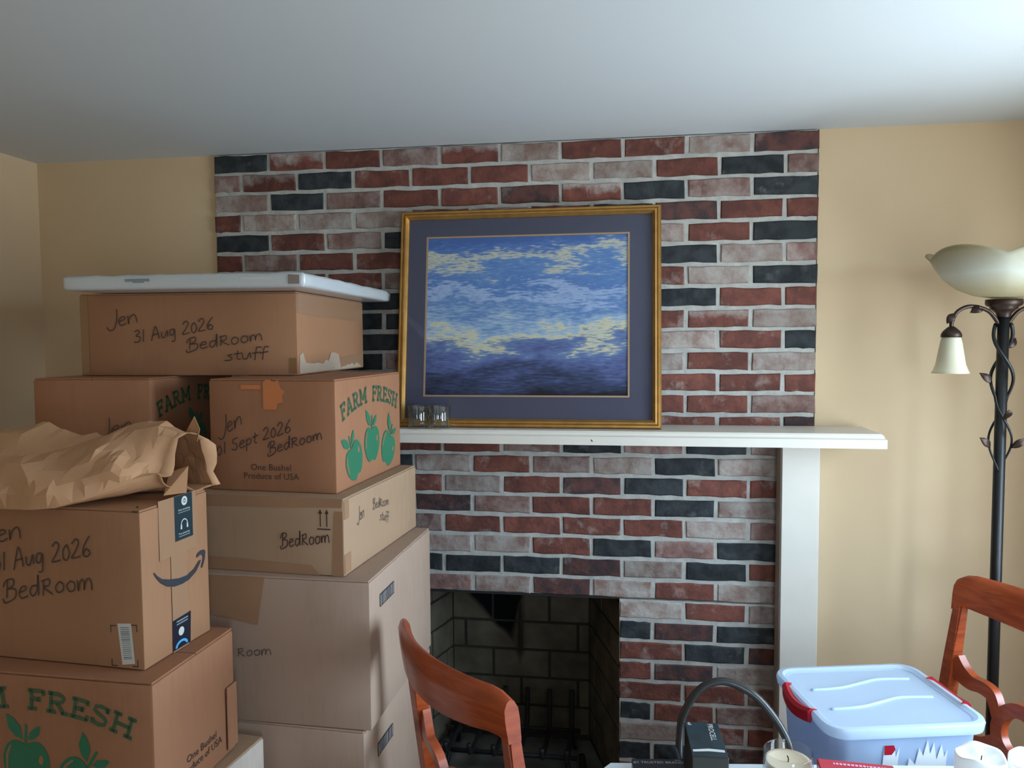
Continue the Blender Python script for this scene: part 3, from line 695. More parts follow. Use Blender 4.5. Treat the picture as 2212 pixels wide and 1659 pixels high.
def bushel_end(F, t, cu, v=.05):
    print_text(F, t, 'One Bushel', cu, v, .0215, MT['print_black'], sx=1.05)
    print_text(F, t, 'Produce of USA', cu, v-.021, .0215, MT['print_black'], sx=1.02)

# middle stack, bottom to top
q0 = (.846, -.93, -.03, .54, .50, .438, .001)
t, F1, F2 = carton('cardboard_box', 'plain brown box on the floor at the bottom of the taller stack', q0, MT['kraft_g'])
qL = (.8505, -.9432, -.049, .52, .498, .343, .441)
t, F1, F2 = carton('cardboard_box', 'large grey-brown box with a barcode print near the bottom of the taller stack', qL, MT['kraft_g'], flap_mat=MT['kraft_g'])
def barcode(F, t, u0, u1, v0, v1, tilt=0):
    pl_ = [[(u0, v0), (u1, v0+tilt), (u1, v0+tilt+.0025), (u0, v0+.0025)], [(u0, v1-.0025), (u1, v1+tilt-.0025), (u1, v1+tilt), (u0, v1)]]
    n = 9
    for k in range(n+1):
        u = u0+(u1-u0)*k/n; wd = .003 if k in (0, n) else rnd.choice([.004, .006, .007])
        pl_.append([(u, v0), (u+wd, v0), (u+wd, v1), (u, v1)])
    polys('barcode_print', F, [rect(u0, v0, u1, v1)], MT['barpaper'], t, .0004)
    polys('barcode_bars', F, pl_, MT['bar'], t, .0007)
barcode(F2, t, .082, .182, .242, .274)
qB = (.8664, -.9368, -.0217, .52, .498, .343, .785)
t, F1, F2 = carton('cardboard_box', 'large grey-brown box with barcode print and thin Room handwriting under the tan box', qB, MT['kraft_g'])
barcode(F2, t, .068, .168, .262, .292)
hand(F1, t, 'Room', (.197, .152), (.285, .163), .026, MT['pencil'], .0022)
polys('tape_strip', F1, [[(.10, .342), (.27, .342), (.25, .23), (.13, .25)]], MT['ctape'], t, .0003)
qD = (.8005, -.9124, -.0725, .52, .4835, .178, 1.129)
t, F1, F2 = carton('cardboard_box', 'wide tan box with two upward arrows and shiny tape under the farm box', qD, MT['kraft_y'])
ar = []
for u in (.463, .479):
    ar += [rect(u-.0014, .113, u+.0014, .145), [(u-.005, .143), (u+.005, .143), (u, .154)]]
polys('arrow_print', F1, ar+[rect(.455, .106, .488, .109)], MT['print_black'], t)
hand(F1, t, 'BedRoom', (.362, .060), (.487, .078), .034, MT['ink'], .003)
polys('tape_strip', F1, [[(.17, .150), (.515, .158), (.517, .178), (.17, .178)], [(.17, .0), (.46, .0), (.44, .022), (.17, .03)], [(.49, .0), (.517, .0), (.517, .15), (.497, .15)]], MT['ctape'], t, .0003)
polys('tape_strip', F2, [rect(.002, .13, .028, .172), rect(.002, .005, .036, .05)], MT['ctape'], t, .0003)
hand(F2, t, 'Jen', (.072, .108), (.115, .112), .034, MT['pencil'], .002)
hand(F2, t, 'BedRoom', (.168, .120), (.275, .108), .026, MT['pencil'], .002)
hand(F2, t, 'stuff', (.212, .082), (.272, .066), .026, MT['pencil'], .002)
qF = (.7647, -.8584, -.0618, .3256, .43, .268, 1.3075)
t, F1, F2 = carton('produce_box', 'farm fresh apple box with green print in the taller stack right of the gap', qF, MT['kraft_r'], flaps='y', group='farm fresh apple boxes')
bushel_print(F2, t, .218, MT['kraft_r'], half=.187)
bushel_end(F1, t, .159, .051)
hand(F1, t, 'Jen', (.022, .128), (.088, .160), .042, MT['ink'], .003)
hand(F1, t, '01 Sept 2026', (.016, .082), (.214, .146), .030, MT['ink'], .003)
hand(F1, t, 'BedRoom', (.152, .088), (.294, .130), .030, MT['ink'], .003)
zz = [(.143, .262), (.155, .268), (.172, .262), (.182, .266), (.188, .248), (.199, .240), (.192, .228), (.194, .214), (.180, .210), (.177, .196), (.143, .196)]
polys('tape_residue', F1, [zz, rect(.085, .244, .137, .254)], MT['otape'], t)
# left column behind the front stack
qs = (.262, -.80, .03, .34, .44, .50, .001)
carton('cardboard_box', 'plain brown box on the floor behind the front stack', qs, MT['kraft'])
qs = (.264, -.80, .03, .33, .44, .40, .502)
carton('cardboard_box', 'plain brown box in the hidden column behind the paper bag', qs, MT['kraft'])
qs = (.265, -.805, .03, .31, .43, .403, .9035)
carton('cardboard_box', 'plain brown box just under the shaded farm box', qs, MT['kraft'])
qX = (.266, -.8096, .03, .312, .43, .268, 1.3075)
t, F1, F2 = carton('produce_box', 'shaded farm fresh apple box at the left, half hidden by the paper bag', qX, MT['kraft_r'], flaps='y', group='farm fresh apple boxes')
bushel_print(F2, t, .218, MT['kraft_r'], half=.187)
bushel_end(F1, t, .155, .051)
hand(F1, t, 'Jen', (.170, .116), (.268, .140), .042, MT['ink'], .003)
# wide flat box on top
qT = (.5924, -.6708, .0423, .597, .577, .2165, 1.5765)
t, F1, F2 = carton('cardboard_box', 'long low brown box lying across the top of both columns', qT, MT['kraft'])
hand(F1, t, 'Jen', (.075, .128), (.166, .140), .042, MT['ink'], .0032)
hand(F1, t, '31 Aug 2026', (.150, .086), (.374, .122), .034, MT['ink'], .0032)
hand(F1, t, 'BedRoom', (.296, .064), (.508, .093), .034, MT['ink'], .0032)
hand(F1, t, 'stuff', (.402, .038), (.517, .048), .030, MT['ink'], .0032)
polys('tape_strip', F1, [rect(.003, .005, .024, .212), rect(.575, .005, .594, .045)], MT['tape'], t, .0003)
polys('tape_strip', F2, [[(.004, .16), (.572, .15), (.572, .212), (.004, .212)], [(.004, .004), (.572, .004), (.572, .045), (.004, .03)]], MT['ctape'], t, .0003)
tr = [(.012, .004)]
for k in range(25):
    u = .012+k*.022; base = .030 if u < .33 else .013
    if .012 <= u < .045: base = .052
    if .24 < u < .33: base = .054
    tr.append((u, base+rnd.uniform(-.006, .008)))
tr += [(.55, .004)]
polys('torn_paper_patch', F2, [tr], MT['torn'], t, .0008)
# foam-wrapped flat parcel on the very top
FM0 = Vector((.655, -.80, 1.7945))
t = thing('foam_parcel', 'thin flat parcel wrapped in white foam on top of the box pile', 'parcel', (.345, -.43, 1.7945), .025)
def foam_slab():
    bm = bmesh.new(); add_box(bm, (-.315, -.375, 0), (.315, .375, .036), .011, 3)
    bmesh.ops.subdivide_edges(bm, edges=[e for e in bm.edges if e.calc_length() > .2], cuts=14, use_grid_fill=True)
    for v in bm.verts:
        if v.co.z > .01: v.co.z += rnd.uniform(-.0022, .0022)
        if v.co.x > .30: v.co.x += rnd.uniform(-.002, .003)
    return from_bm('foam_wrap', bm, MT['foam'], t, True)
foam_slab()
FS = (Vector((-.315, -.3752, 0)), Vector((1, 0, 0)), Vector((0, 0, 1)), Vector((0, -1, 0)))
polys('core_end', FS, [[(.590, .008), (.618, .008), (.618, .029), (.590, .031)]], MT['foam_core'], t, .0012)
polys('faded_print', FS, [rect(.17, .019, .235, .026), rect(.19, .016, .22, .019)], MT['greyprint'], t, .0010)
polys('faded_print', FS, [rect(.36, .022, .45, .0235), rect(.36, .017, .42, .0185), rect(.47, .019, .55, .027)], MT['lightprint'], t, .0010)

# front stack
qA3 = (.58, -1.255, -.12, .35, .285, .375, .001)
carton('cardboard_box', 'plain brown box on the floor at the bottom of the front stack', qA3, MT['kraft'])
qA2 = (.584, -1.260, -.12, .35, .30, .392, .3775)
t, F1, F2 = carton('cardboard_box', 'pale sided box peeking out under the front farm fresh box', qA2, MT['kraft_w'], flap_mat=MT['kraft_y'])
qA0 = (.5733, -1.293, -.030, .50, .279, .268, .771)
t, F1, F2 = carton('produce_box', 'nearest farm fresh apple box with dark green print below the smile-marked box', qA0, MT['kraft_r'], group='farm fresh apple boxes', bev=.006)
bushel_print(F1, t, .228, MT['kraft_r'], half=.232, sc=1.25, appleh=.098)
bushel_end(F2, t, .150, .062)
box('bottom_flap', (.252, .10, .012), (.2565, .138, .15), MT['kraft_r'], t, .002)
qA1 = (.5274, -1.2465, -.0698, .47, .2099, .3074, 1.0405)
t, F1, F2 = carton('shipping_box', 'brown shipping box with a curved smile arrow print under the paper bag', qA1, MT['kraft'], flap_mat=MT['kraft'])
off = .02                                         # the face is a little wider than the fitted one
hand(F1, t, 'Jen', (.095+off, .226), (.186+off, .244), .042, MT['ink'], .0032)
hand(F1, t, '31 Aug 2026', (.112+off, .172), (.342+off, .216), .040, MT['ink'], .0032)
hand(F1, t, 'BedRoom', (.135+off, .116), (.346+off, .152), .042, MT['ink'], .0032)
lb = [(.394+off, .088), (.424+off, .090), (.430+off, .012), (.402+off, .008)]
polys('address_label', F1, [lb], MT['label'], t, .0006)
bars = []
for k in range(17):
    s_ = .09+.82*k/17; wd = rnd.choice([.015, .02, .03])
    def P_(u, s): 
        a = Vector(lb[0]).lerp(Vector(lb[3]), s); b = Vector(lb[1]).lerp(Vector(lb[2]), s); c = a.lerp(b, u); return (c.x, c.y)
    bars.append([P_(.16, s_), P_(.82, s_), P_(.82, s_+wd), P_(.16, s_+wd)])
polys('barcode_bars', F1, bars, MT['greyprint'], t, .0010)
mk = []
for u, v, su, sv in ((.378, .084, 1, -1), (.437, .088, -1, -1), (.378, .004, 1, 1), (.437, .006, -1, 1)):
    u += off; mk += [[(u, v), (u+su*.013, v), (u+su*.013, v+sv*.0018), (u, v+sv*.0018)], [(u, v), (u+su*.0018, v), (u+su*.0018, v+sv*.014), (u, v+sv*.014)]]
mk += [rect(.447+off-.012, .304, .447+off, .3065), rect(.444+off, .313, .449+off, .316)]
polys('corner_marks', F1, mk, MT['print_black'], t)
smile = [(.034,.180),(.042,.171),(.056,.160),(.080,.152),(.108,.146),(.136,.144),(.159,.150),(.175,.163),(.182,.163),(.177,.155),(.163,.142),(.140,.133),(.118,.131),(.093,.133),(.072,.140),(.053,.153),(.040,.167),(.034,.176)]
arrow = [(.167,.172),(.170,.179),(.182,.183),(.194,.182),(.198,.177),(.196,.163),(.190,.151),(.185,.144),(.182,.147),(.187,.158),(.189,.167),(.185,.173),(.178,.174),(.169,.171)]
polys('smile_arrow_print', F2, [smile, arrow], MT['navy'], t, .0009)
polys('tape_strip', F2, [rect(.052, .196, .170, .314), rect(.085, .0, .135, .196)], MT['ctape'], t, .0003)
l1 = polys('printed_tape', F2, [rect(.100, .222, .158, .3135)], MT['teal'], t, .0006)
def ring(cu, cv, r0, r1, n=20): return [[(cu+r0*math.cos(2*PI*k/n), cv+r0*math.sin(2*PI*k/n)), (cu+r1*math.cos(2*PI*k/n), cv+r1*math.sin(2*PI*k/n)), (cu+r1*math.cos(2*PI*(k+1)/n), cv+r1*math.sin(2*PI*(k+1)/n)), (cu+r0*math.cos(2*PI*(k+1)/n), cv+r0*math.sin(2*PI*(k+1)/n))] for k in range(n)]
polys('play_icon', F2, ring(.132, .300, .0045, .0095)+[[(.1295, .2965), (.1295, .3035), (.136, .300)]], MT['lightprint'], l1, .001)
hp = [[(.130+.0115*math.cos(PI*k/10), .251+.0125*math.sin(PI*k/10)), (.130+.0095*math.cos(PI*k/10), .251+.0105*math.sin(PI*k/10)), (.130+.0095*math.cos(PI*(k+1)/10), .251+.0105*math.sin(PI*(k+1)/10)), (.130+.0115*math.cos(PI*(k+1)/10), .251+.0125*math.sin(PI*(k+1)/10))] for k in range(10)]
polys('headphone_icon', F2, hp+[[(.1175, .244), (.1225, .243), (.1225, .253), (.1185, .253)], [(.1375, .243), (.1425, .244), (.1415, .253), (.1375, .253)]], MT['lightprint'], l1, .001)
print_text(F2, l1, 'Video streaming', .130, .2815, .0058, MT['lightprint'], lift=.001); print_text(F2, l1, 'Free streaming', .129, .233, .0058, MT['lightprint'], lift=.001)
polys('fine_print', F2, [rect(.111, .277, .150, .2785), rect(.112, .2285, .147, .230)], MT['greyprint'], l1, .001)
l2 = polys('printed_tape', F2, [[(.083, .003), (.139, .003), (.143, .067), (.085, .065)]], MT['navytape'], t, .0006)
polys('round_icon', F2, [[(.110+.009*math.cos(2*PI*k/14), .036+.009*math.sin(2*PI*k/14)) for k in range(14)]], MT['lightprint'], l2, .001)
polys('fine_print', F2, [rect(.096, .052, .132, .0545), rect(.096, .0575, .132, .0605)], MT['greyprint'], l2, .001)
bl = [(.092, .004)]+[(.110+.020*math.cos(PI-PI*k/8), .006+.013*math.sin(PI*k/8)) for k in range(9)]+[(.110+.014*math.cos(PI*k/8), .006+.008*math.sin(PI*k/8)) for k in range(9)]
polys('blue_curve_print', F2, [bl[1:]], MT['skyblue'], l2, .001)

# ------------------------------------------------------------------ crumpled paper bag on the shipping box
def paper_bag():
    from mathutils import noise as nz
    t = thing('paper_bag', 'crumpled brown paper bag lying open on the shipping box', 'bag', (.31, -1.13, 1.3485))
    # stations along the bag: x, front y, back y, crown height, where the crown sits across (0 front .. 1 back), how far the lower front lifts
    S = [(-.26,-.070,.125,.085,.5,0),(-.20,-.105,.150,.125,.55,0),(-.12,-.125,.165,.135,.6,0),(-.06,-.135,.170,.130,.6,0),(.0,-.138,.165,.112,.62,0),(.05,-.130,.160,.118,.62,.002),
         (.09,-.115,.155,.140,.60,.010),(.13,-.095,.150,.145,.58,.020),(.165,-.075,.145,.142,.55,.030),(.192,-.060,.140,.138,.52,.034),(.212,-.05,.135,.128,.5,.036)]
    NS, N = 30, 30; r = random.Random(4)
    def at(s_):
        f = s_*(len(S)-1); i = min(int(f), len(S)-2); k = f-i; k = k*k*(3-2*k)
        return [S[i][j]*(1-k)+S[i+1][j]*k for j in range(6)]
    def crumple(x, y, z):
        p = Vector((x*5.0+1.7, y*9, z*9+3))
        a_ = 1-2*abs(nz.noise(p)); b_ = 1-2*abs(nz.noise(p*2.3+Vector((5, 2, 8)))); c_ = 1-2*abs(nz.noise(Vector((x*24, y*15, z*15))))
        return .60*a_+.30*b_+.16*c_-.45
    bm = bmesh.new(); rings = []
    for i in range(NS+1):
        x, yf, yb, h, cw, lf = at(i/NS); pts = []
        for k in range(N):
            th = 2*PI*k/N; c, s_ = math.cos(th), math.sin(th)
            yy = (yf+yb)/2-(yb-yf)/2*math.copysign(abs(c)**.75, c)
            top = h*(.55+.45*math.exp(-(((yy-yf)/(yb-yf)-cw)/.42)**2))
            zz = top*max(0, s_)**.62 if s_ > 0 else 0
            zz += lf*max(0, 1-abs(s_)*1.1)*(c > 0)+lf*.6*(s_ <= 0 and c > 0)
            k2 = crumple(x, yy, zz)
            amp = .024 if s_ > 0 else .003
            nx = .35*math.sin(th*3+x*30)*.004
            pts.append(bm.verts.new((x+nx+k2*.010*(s_ > 0), yy-c*k2*amp, max(.0006, zz+s_*k2*amp*1.15))))
        rings.append(pts)
    for i in range(NS):
        for k in range(N):
            k2 = (k+1) % N; a, b, c, d = rings[i][k], rings[i][k2], rings[i+1][k2], rings[i+1][k]
            if r.random() < .5: bm.faces.new((a, b, c)); bm.faces.new((a, c, d))
            else: bm.faces.new((a, b, d)); bm.faces.new((b, c, d))
    bm.faces.new(rings[0])
    # ragged rim round the open mouth
    last = rings[-1]; rim = []
    for k, v in enumerate(last):
        th = 2*PI*k/N; e_ = .010+.012*abs(nz.noise(Vector((k*.35, 2, 0))))*2
        e_ += .020*math.exp(-((th-.55)/.3)**2)+.016*math.exp(-((th-2.35)/.22)**2)
        rim.append(bm.verts.new((v.co.x+e_, v.co.y-.4*e_*math.cos(th), max(.0006, v.co.z+(.012*math.exp(-((th-2.35)/.2)**2))-.35*e_*(th < 1.2)))))
    for k in range(N):
        k2 = (k+1) % N; bm.faces.new((last[k], last[k2], rim[k2], rim[k]))
    o = from_bm('bag_paper', bm, MT['paper'], t); auto_smooth(o, 13)
    s_ = o.modifiers.new('solid', 'SOLIDIFY'); s_.thickness = .0008; s_.offset = -1
    def flap(p, nm='torn_corner'):
        oo = obj(nm, p, [(0,1,2),(1,3,2)], MT['paper'], t); m_ = oo.modifiers.new('s', 'SOLIDIFY'); m_.thickness = .0008
    flap([(.188, .09, .120), (.214, .085, .158), (.222, .08, .105), (.232, .075, .132)])
    flap([(.20, .01, .050), (.236, .02, .062), (.215, -.035, .012), (.250, -.012, .014)])
paper_bag()

# ------------------------------------------------------------------ dining chairs
def chair(label, P1, P2, z_top, front):
    """P1, P2: the ends of the crest rail seen from above; front: +1/-1 side the seat lies on"""
    P1, P2 = Vector((*P1, 0)), Vector((*P2, 0)); mid = (P1+P2)/2; dx = (P2-P1); W = dx.length/2; ang = math.atan2(dx.y, dx.x)
    t = thing('dining_chair', label, 'chair', mid, ang, 'cherry dining chairs')
    s = front                                    # local +y*s is where the seat lies
    H = z_top; bow = .055
    def back_y(z):                               # backward rake of the rear posts
        return -s*(.0 + .085*max(0, (z-.45))/.58) + s*.085
    # crest rail: bowed plank with rounded top and soft ends
    bm = bmesh.new(); rings = []; n = 22
    for i in range(n+1):
        u = -1+2*i/n; x = u*W
        yc = -s*bow*(1-u*u)
        hh_ = .100-.018*u*u; tk = .0135
        top = H-.006-.018*max(0, abs(u)-.82)/.18*(abs(u)-.82)/.18
        y0 = back_y(H-.05)+yc
        prof = [(-tk, -hh_), (-tk-.002, -hh_*.5), (-tk-.001, -.018), (-tk*.55, -.004), (0, 0), (tk*.55, -.004), (tk+.001, -.018), (tk+.002, -hh_*.5), (tk, -hh_)]
        ring_ = [bm.verts.new((x, y0+a+(-s)*.010*(b/hh_+.5)*1.0, top+b)) for a, b in prof]
        rings.append(ring_)
    k = len(rings[0])
    for i in range(n):
        for j in range(k): bm.faces.new((rings[i][j], rings[i][(j+1) % k], rings[i+1][(j+1) % k], rings[i+1][j]))
    bm.faces.new(rings[0]); bm.faces.new(rings[-1][::-1])
    o = from_bm('crest_rail', bm, MT['chair'], t); auto_smooth(o, 50)
    # rear posts (legs continuing up into the back)
    for sx in (-1, 1):
        bm = bmesh.new(); rings = []
        for z, wd, th in ((0, .028, .030), (.25, .032, .036), (.45, .036, .044), (.62, .034, .036), (.80, .032, .030), (H-.088, .031, .028)):
            yy = back_y(z) if z > .45 else s*.085-s*.06*((.45-z)/.45)**1.5
            x = sx*(W-.020)
            rings.append([bm.verts.new((x+a*wd/2, yy+b*th/2, z)) for a, b in ((-1,-1),(1,-1),(1,1),(-1,1))])
        for i in range(len(rings)-1):
            for j in range(4): bm.faces.new((rings[i][j], rings[i][(j+1) % 4], rings[i+1][(j+1) % 4], rings[i+1][j]))
        bm.faces.new(rings[0]); bm.faces.new(rings[-1]); 
        bmesh.ops.bevel(bm, geom=[e for e in bm.edges if abs((e.verts[0].co-e.verts[1].co).z) > .01], offset=.005, segments=2, affect='EDGES')
        o = from_bm('leg', bm, MT['chair'], t); auto_smooth(o, 40)
    # pierced scroll splat between the posts: two S brackets and a ring, sawn from board
    def board(name, path, hw_, closed=False):
        bm = bmesh.new(); th = .010; rings = []
        pts = [Vector((p[0], 0, p[1])) for p in path]; m_ = len(pts)
        for i in range(m_):
            a = pts[(i-1) % m_] if closed else pts[max(i-1, 0)]; b = pts[(i+1) % m_] if closed else pts[min(i+1, m_-1)]
            d = (b-a).normalized(); nr = Vector((-d.z, 0, d.x)); p = pts[i]; u = p.x/W
            wv = hw_[i] if hasattr(hw_, '__len__') else hw_
            rr = []
            for off_, ty in ((wv, -th), (wv, th), (-wv, th), (-wv, -th)):
                q = p+nr*off_; rr.append(bm.verts.new((q.x, back_y(q.z)-s*bow*.75*(1-u*u)+s*.012+ty, q.z)))
            rings.append(rr)
        m2 = m_ if closed else m_-1
        for i in range(m2):
            for j in range(4): bm.faces.new((rings[i][j], rings[i][(j+1) % 4], rings[(i+1) % m_][(j+1) % 4], rings[(i+1) % m_][j]))
        if not closed: bm.faces.new(rings[0][::-1]); bm.faces.new(rings[-1])
        o = from_bm(name, bm, MT['chair'], t); auto_smooth(o, 40)
    rc = .693; rr_ = .062
    board('splat_ring', [(rr_*math.cos(2*PI*i/28)*1.05, rc+rr_*math.sin(2*PI*i/28)) for i in range(28)], .017, True)
    for sx in (-1, 1):
        p = [(sx*x, z) for x, z in ((W-.030, .803), (W-.055, .780), (W-.085, .766), (W-.115, .766), (W-.142, .758), (W-.158, .733), (.065, .710))]
        pp = [(v.x, v.z) for v in spline([(a, 0, b) for a, b in p], 5)]; m_ = len(pp)
        board('splat_bracket', pp, [.030-.014*min(1, i/(m_*.4)) for i in range(m_)])
        p = [(sx*x, z) for x, z in ((W-.030, .598), (W-.07, .613), (W-.11, .626), (W-.145, .638), (.06, .663))]
        pp = [(v.x, v.z) for v in spline([(a, 0, b) for a, b in p], 4)]
        board('splat_bracket', pp, .014)
    # seat and front legs
    bm = bmesh.new(); y0, y1 = s*.10, s*.50
    add_box(bm, (-W+.005, min(y0, y1), .425), (W-.005, max(y0, y1), .455), .006, 2); from_bm('seat_frame', bm, MT['chair'], t)
    bm = bmesh.new(); add_box(bm, (-W+.03, min(y0, y1)+.02, .4555), (W-.03, max(y0, y1)-.02, .474), .009, 3); from_bm('seat_pad', bm, MT['seatpad'], t, True)
    for sx in (-1, 1):
        bm = bmesh.new(); add_tube(bm, [(sx*(W-.03), s*.475, .425), (sx*(W-.03), s*.475, .2), (sx*(W-.03), s*.475, 0)], [.022, .019, .014], 8); from_bm('leg', bm, MT['chair'], t, True)
    return t
chair('cherry wood dining chair in the middle, in front of the fireplace', (.926, -.878), (1.228, -1.234), 1.046, 1)
chair('cherry wood dining chair at the right edge, behind the plastic tote', (2.327, -.362), (2.477, -.807), 1.038, -1)

# ------------------------------------------------------------------ table and what lies on it
TZ = .74
t = thing('dining_table', 'white topped dining table at the bottom edge with candles and small boxes', 'table', (2.103, -1.206, 0), .117)
def table_top():
    v2 = [(-.69, -.45), (-.69, .345), (-.665, .375), (.27, .375), (.27, -.45)]
    n = len(v2); v = [(x, y, TZ-.03) for x, y in v2]+[(x, y, TZ) for x, y in v2]
    f = [tuple(range(n))[::-1] if False else tuple(range(n)), tuple(range(2*n-1, n-1, -1))]+[(i, (i+1) % n, n+(i+1) % n, n+i) for i in range(n)]
    bm = bmesh.new(); vs = [bm.verts.new(p) for p in v]
    for q in f: bm.faces.new([vs[i] for i in q])
    bmesh.ops.recalc_face_normals(bm, faces=bm.faces)
    bmesh.ops.bevel(bm, geom=list(bm.edges), offset=.004, segments=2, affect='EDGES')
    return from_bm('table_top', bm, MT['cloth'], t)
table_top()
for sx in (-.33, .20):
    for sy in (-.36, .16): box('leg', (sx-.03, sy-.03, 0), (sx+.03, sy+.03, TZ-.031), MT['chair'], t, .004)
# battery carton
t = thing('battery_carton', 'dark slate battery carton with white lettering on the table', 'carton', (1.594, -.998, TZ+.0005), .035)
box('carton_body', (-.035, -.069, 0), (.035, .069, .110), MT['batt_side'], t, .0015)
FT = (Vector((-.035, -.069, .110)), Vector((1, 0, 0)), Vector((0, 1, 0)), Vector((0, 0, 1)))
polys('carton_top', FT, [rect(.001, .001, .069, .137)], MT['batt'], t, .0004)
polys('silver_band', FT, [[(.004, .018), (.035, .022), (.066, .020), (.066, .029), (.035, .032), (.004, .026)]], MT['lightprint'], t, .0008)
print_text(FT, t, 'PROCELL', .046, .132, .0165, MT['label'], rot=-PI/2, align='LEFT', sx=1.0, lift=.0008)
polys('fine_print', FT, [rect(.006, .130, .011, .134), rect(.006, .124, .013, .127)], MT['lightprint'], t, .0008)
t = thing('battery_carton', 'low black battery carton with trusted brand lettering by the table corner', 'carton', (1.505, -1.005, TZ+.0005), .11)
box('carton_body', (-.055, -.045, 0), (.055, .045, .041), MT['batt_side'], t, .0015)
FT = (Vector((-.055, -.045, .041)), Vector((1, 0, 0)), Vector((0, 1, 0)), Vector((0, 0, 1)))
polys('carton_top', FT, [rect(.001, .001, .109, .089)], MT['navytape'], t, .0004)
print_text(FT, t, '#1 TRUSTED BRAND', .054, .0715, .0115, MT['lightprint'], sx=.98, lift=.0008)
print_text(FT, t, 'AAA', .095, .082, .0065, MT['lightprint'], lift=.0008)
# black pouch with a pale tag
def blob(name, c, sz, mat, parent, seed, amp=.25):
    r = random.Random(seed); bm = bmesh.new(); bmesh.ops.create_icosphere(bm, subdivisions=3, radius=1)
    for v in bm.verts:
        n = v.co.copy(); k = 1+amp*(math.sin(n.x*5+seed)*math.cos(n.y*4-seed)+.6*math.sin(n.z*7+n.x*3))*.5+r.uniform(-.03, .03)
        z = max(-.72, n.z*k); v.co = Vector((c[0]+n.x*k*sz[0], c[1]+n.y*k*sz[1], c[2]+(z+.72)*sz[2]))
    return from_bm(name, bm, mat, parent, True)
t = thing('black_pouch', 'crumpled black fabric pouch beside the slate battery carton', 'pouch', (1.527, -.915, TZ+.0005))
blob('fabric', (0, 0, 0), (.024, .024, .026), MT['pouch'], t, 3)
blob('pale_tag', (-.004, -.03, .0), (.012, .004, .012), MT['greyprint'], t, 5)
# arched hose behind the carton
hz = [(1.548, -.896, TZ+.011), (1.552, -.872, .790), (1.560, -.858, .830), (1.594, -.852, .886), (1.644, -.850, .908), (1.704, -.856, .889), (1.749, -.868, .846), (1.778, -.882, .797), (1.786, -.90, TZ+.010)]
tag(tube('black_hose', spline(hz, 6), .0085, MT['hose'], None, 12), 'thin black hose standing in an arch behind the battery carton', 'hose')
# candle in a glass jar
t = thing('jar_candle', 'cream candle in a clear glass jar on the table', 'candle', (1.759, -.982, TZ+.0005))
lathe('jar', [(0, .0), (.046, .0), (.0485, .004), (.0485, .088), (.047, .090), (.0455, .088), (.0455, .006), (0, .005)], MT['jar'], t, (0,0,0), 40)
lathe('wax', [(0, .0065), (.0445, .0065), (.0448, .070), (.040, .067), (0, .066)], MT['wax'], t, (0,0,0), 36)
tube('wick', spline([(0, 0, .066), (.0005, 0, .073), (-.002, 0, .079)], 3), .0011, MT['soot'], t, 6)
# pillar candles
def pillar(label, x, y, r_, h_, seed, mat):
    t = thing('pillar_candle', label, 'candle', (x, y, TZ+.0005), 0, 'white pillar candles')
    rr = random.Random(seed); a = rr.uniform(0, 6)
    def wv(r, z, th):
        return (r*(1+.012*math.sin(3*th+a)), z+(.004*math.sin(2*th+a)+.002*math.sin(5*th) if z > h_*.9 else 0))
    lathe('wax', [(0, 0), (r_*.97, 0), (r_, .004), (r_, h_-.004), (r_*.97, h_), (r_*.88, h_-.004), (r_*.6, h_-.010), (0, h_-.012)], mat, t, (0,0,0), 36, wv)
    tube('wick', [(0, 0, h_-.013), (.001, 0, h_-.003)], .001, MT['soot'], t, 6)
pillar('wide white pillar candle on the table in front of the tote', 2.119, -.987, .045, .112, 2, MT['whitewax'])
pillar('white pillar candle at the right edge of the table', 2.214, -.984, .042, .106, 5, MT['whitewax'])
# red carton
t = thing('red_carton', 'flat red carton with pink lettering between the jar candle and the pillar candle', 'carton', (1.905, -.962, TZ+.0005), -.06)
box('carton_body', (-.075, -.055, 0), (.075, .055, .036), MT['redcarton'], t, .002)
FT = (Vector((-.075, -.055, .036)), Vector((1, 0, 0)), Vector((0, 1, 0)), Vector((0, 0, 1)))
mks = []
u = .030
for k in range(16):
    wd = rnd.choice([.003, .005, .0055]); mks.append([(u, .090), (u+wd, .090), (u+wd, .097), (u, .097)]); u += wd+.0022
polys('lettering_marks', FT, mks, MT['pinkprint'], t, .0006)
polys('white_oval', FT, [[(.085+.060*math.cos(PI*k/12), .045+.036*math.sin(PI*k/12)) for k in range(13)]], MT['label'], t, .0006)

# ------------------------------------------------------------------ plastic tote on the right chair's seat
TW, TD, TH = .372, .322, .318
t = thing('storage_tote', 'frosted plastic storage tote with white lid and red handles', 'tote', (2.033, -.622, .4755), .216)
def rrect(w_, d_, r_, n=5):
    o = []
    for cx_, cy_, a0 in ((w_/2-r_, d_/2-r_, 0), (-w_/2+r_, d_/2-r_, PI/2), (-w_/2+r_, -d_/2+r_, PI), (w_/2-r_, -d_/2+r_, 1.5*PI)):
        for k in range(n+1): o.append((cx_+r_*math.cos(a0+PI/2*k/n), cy_+r_*math.sin(a0+PI/2*k/n)))
    return o
def loft(name, secs, mat, parent, cap0=True, cap1=True, smooth=True):
    bm = bmesh.new(); rings = [[bm.verts.new((x, y, z)) for x, y in rrect(w_, d_, r_)] for w_, d_, r_, z in secs]; n = len(rings[0])
    for i in range(len(rings)-1):
        for k in range(n): bm.faces.new((rings[i][k], rings[i][(k+1) % n], rings[i+1][(k+1) % n], rings[i+1][k]))
    if cap0: bm.faces.new(rings[0][::-1])
    if cap1: bm.faces.new(rings[-1])
    o = from_bm(name, bm, mat, parent); auto_smooth(o, 45); return o
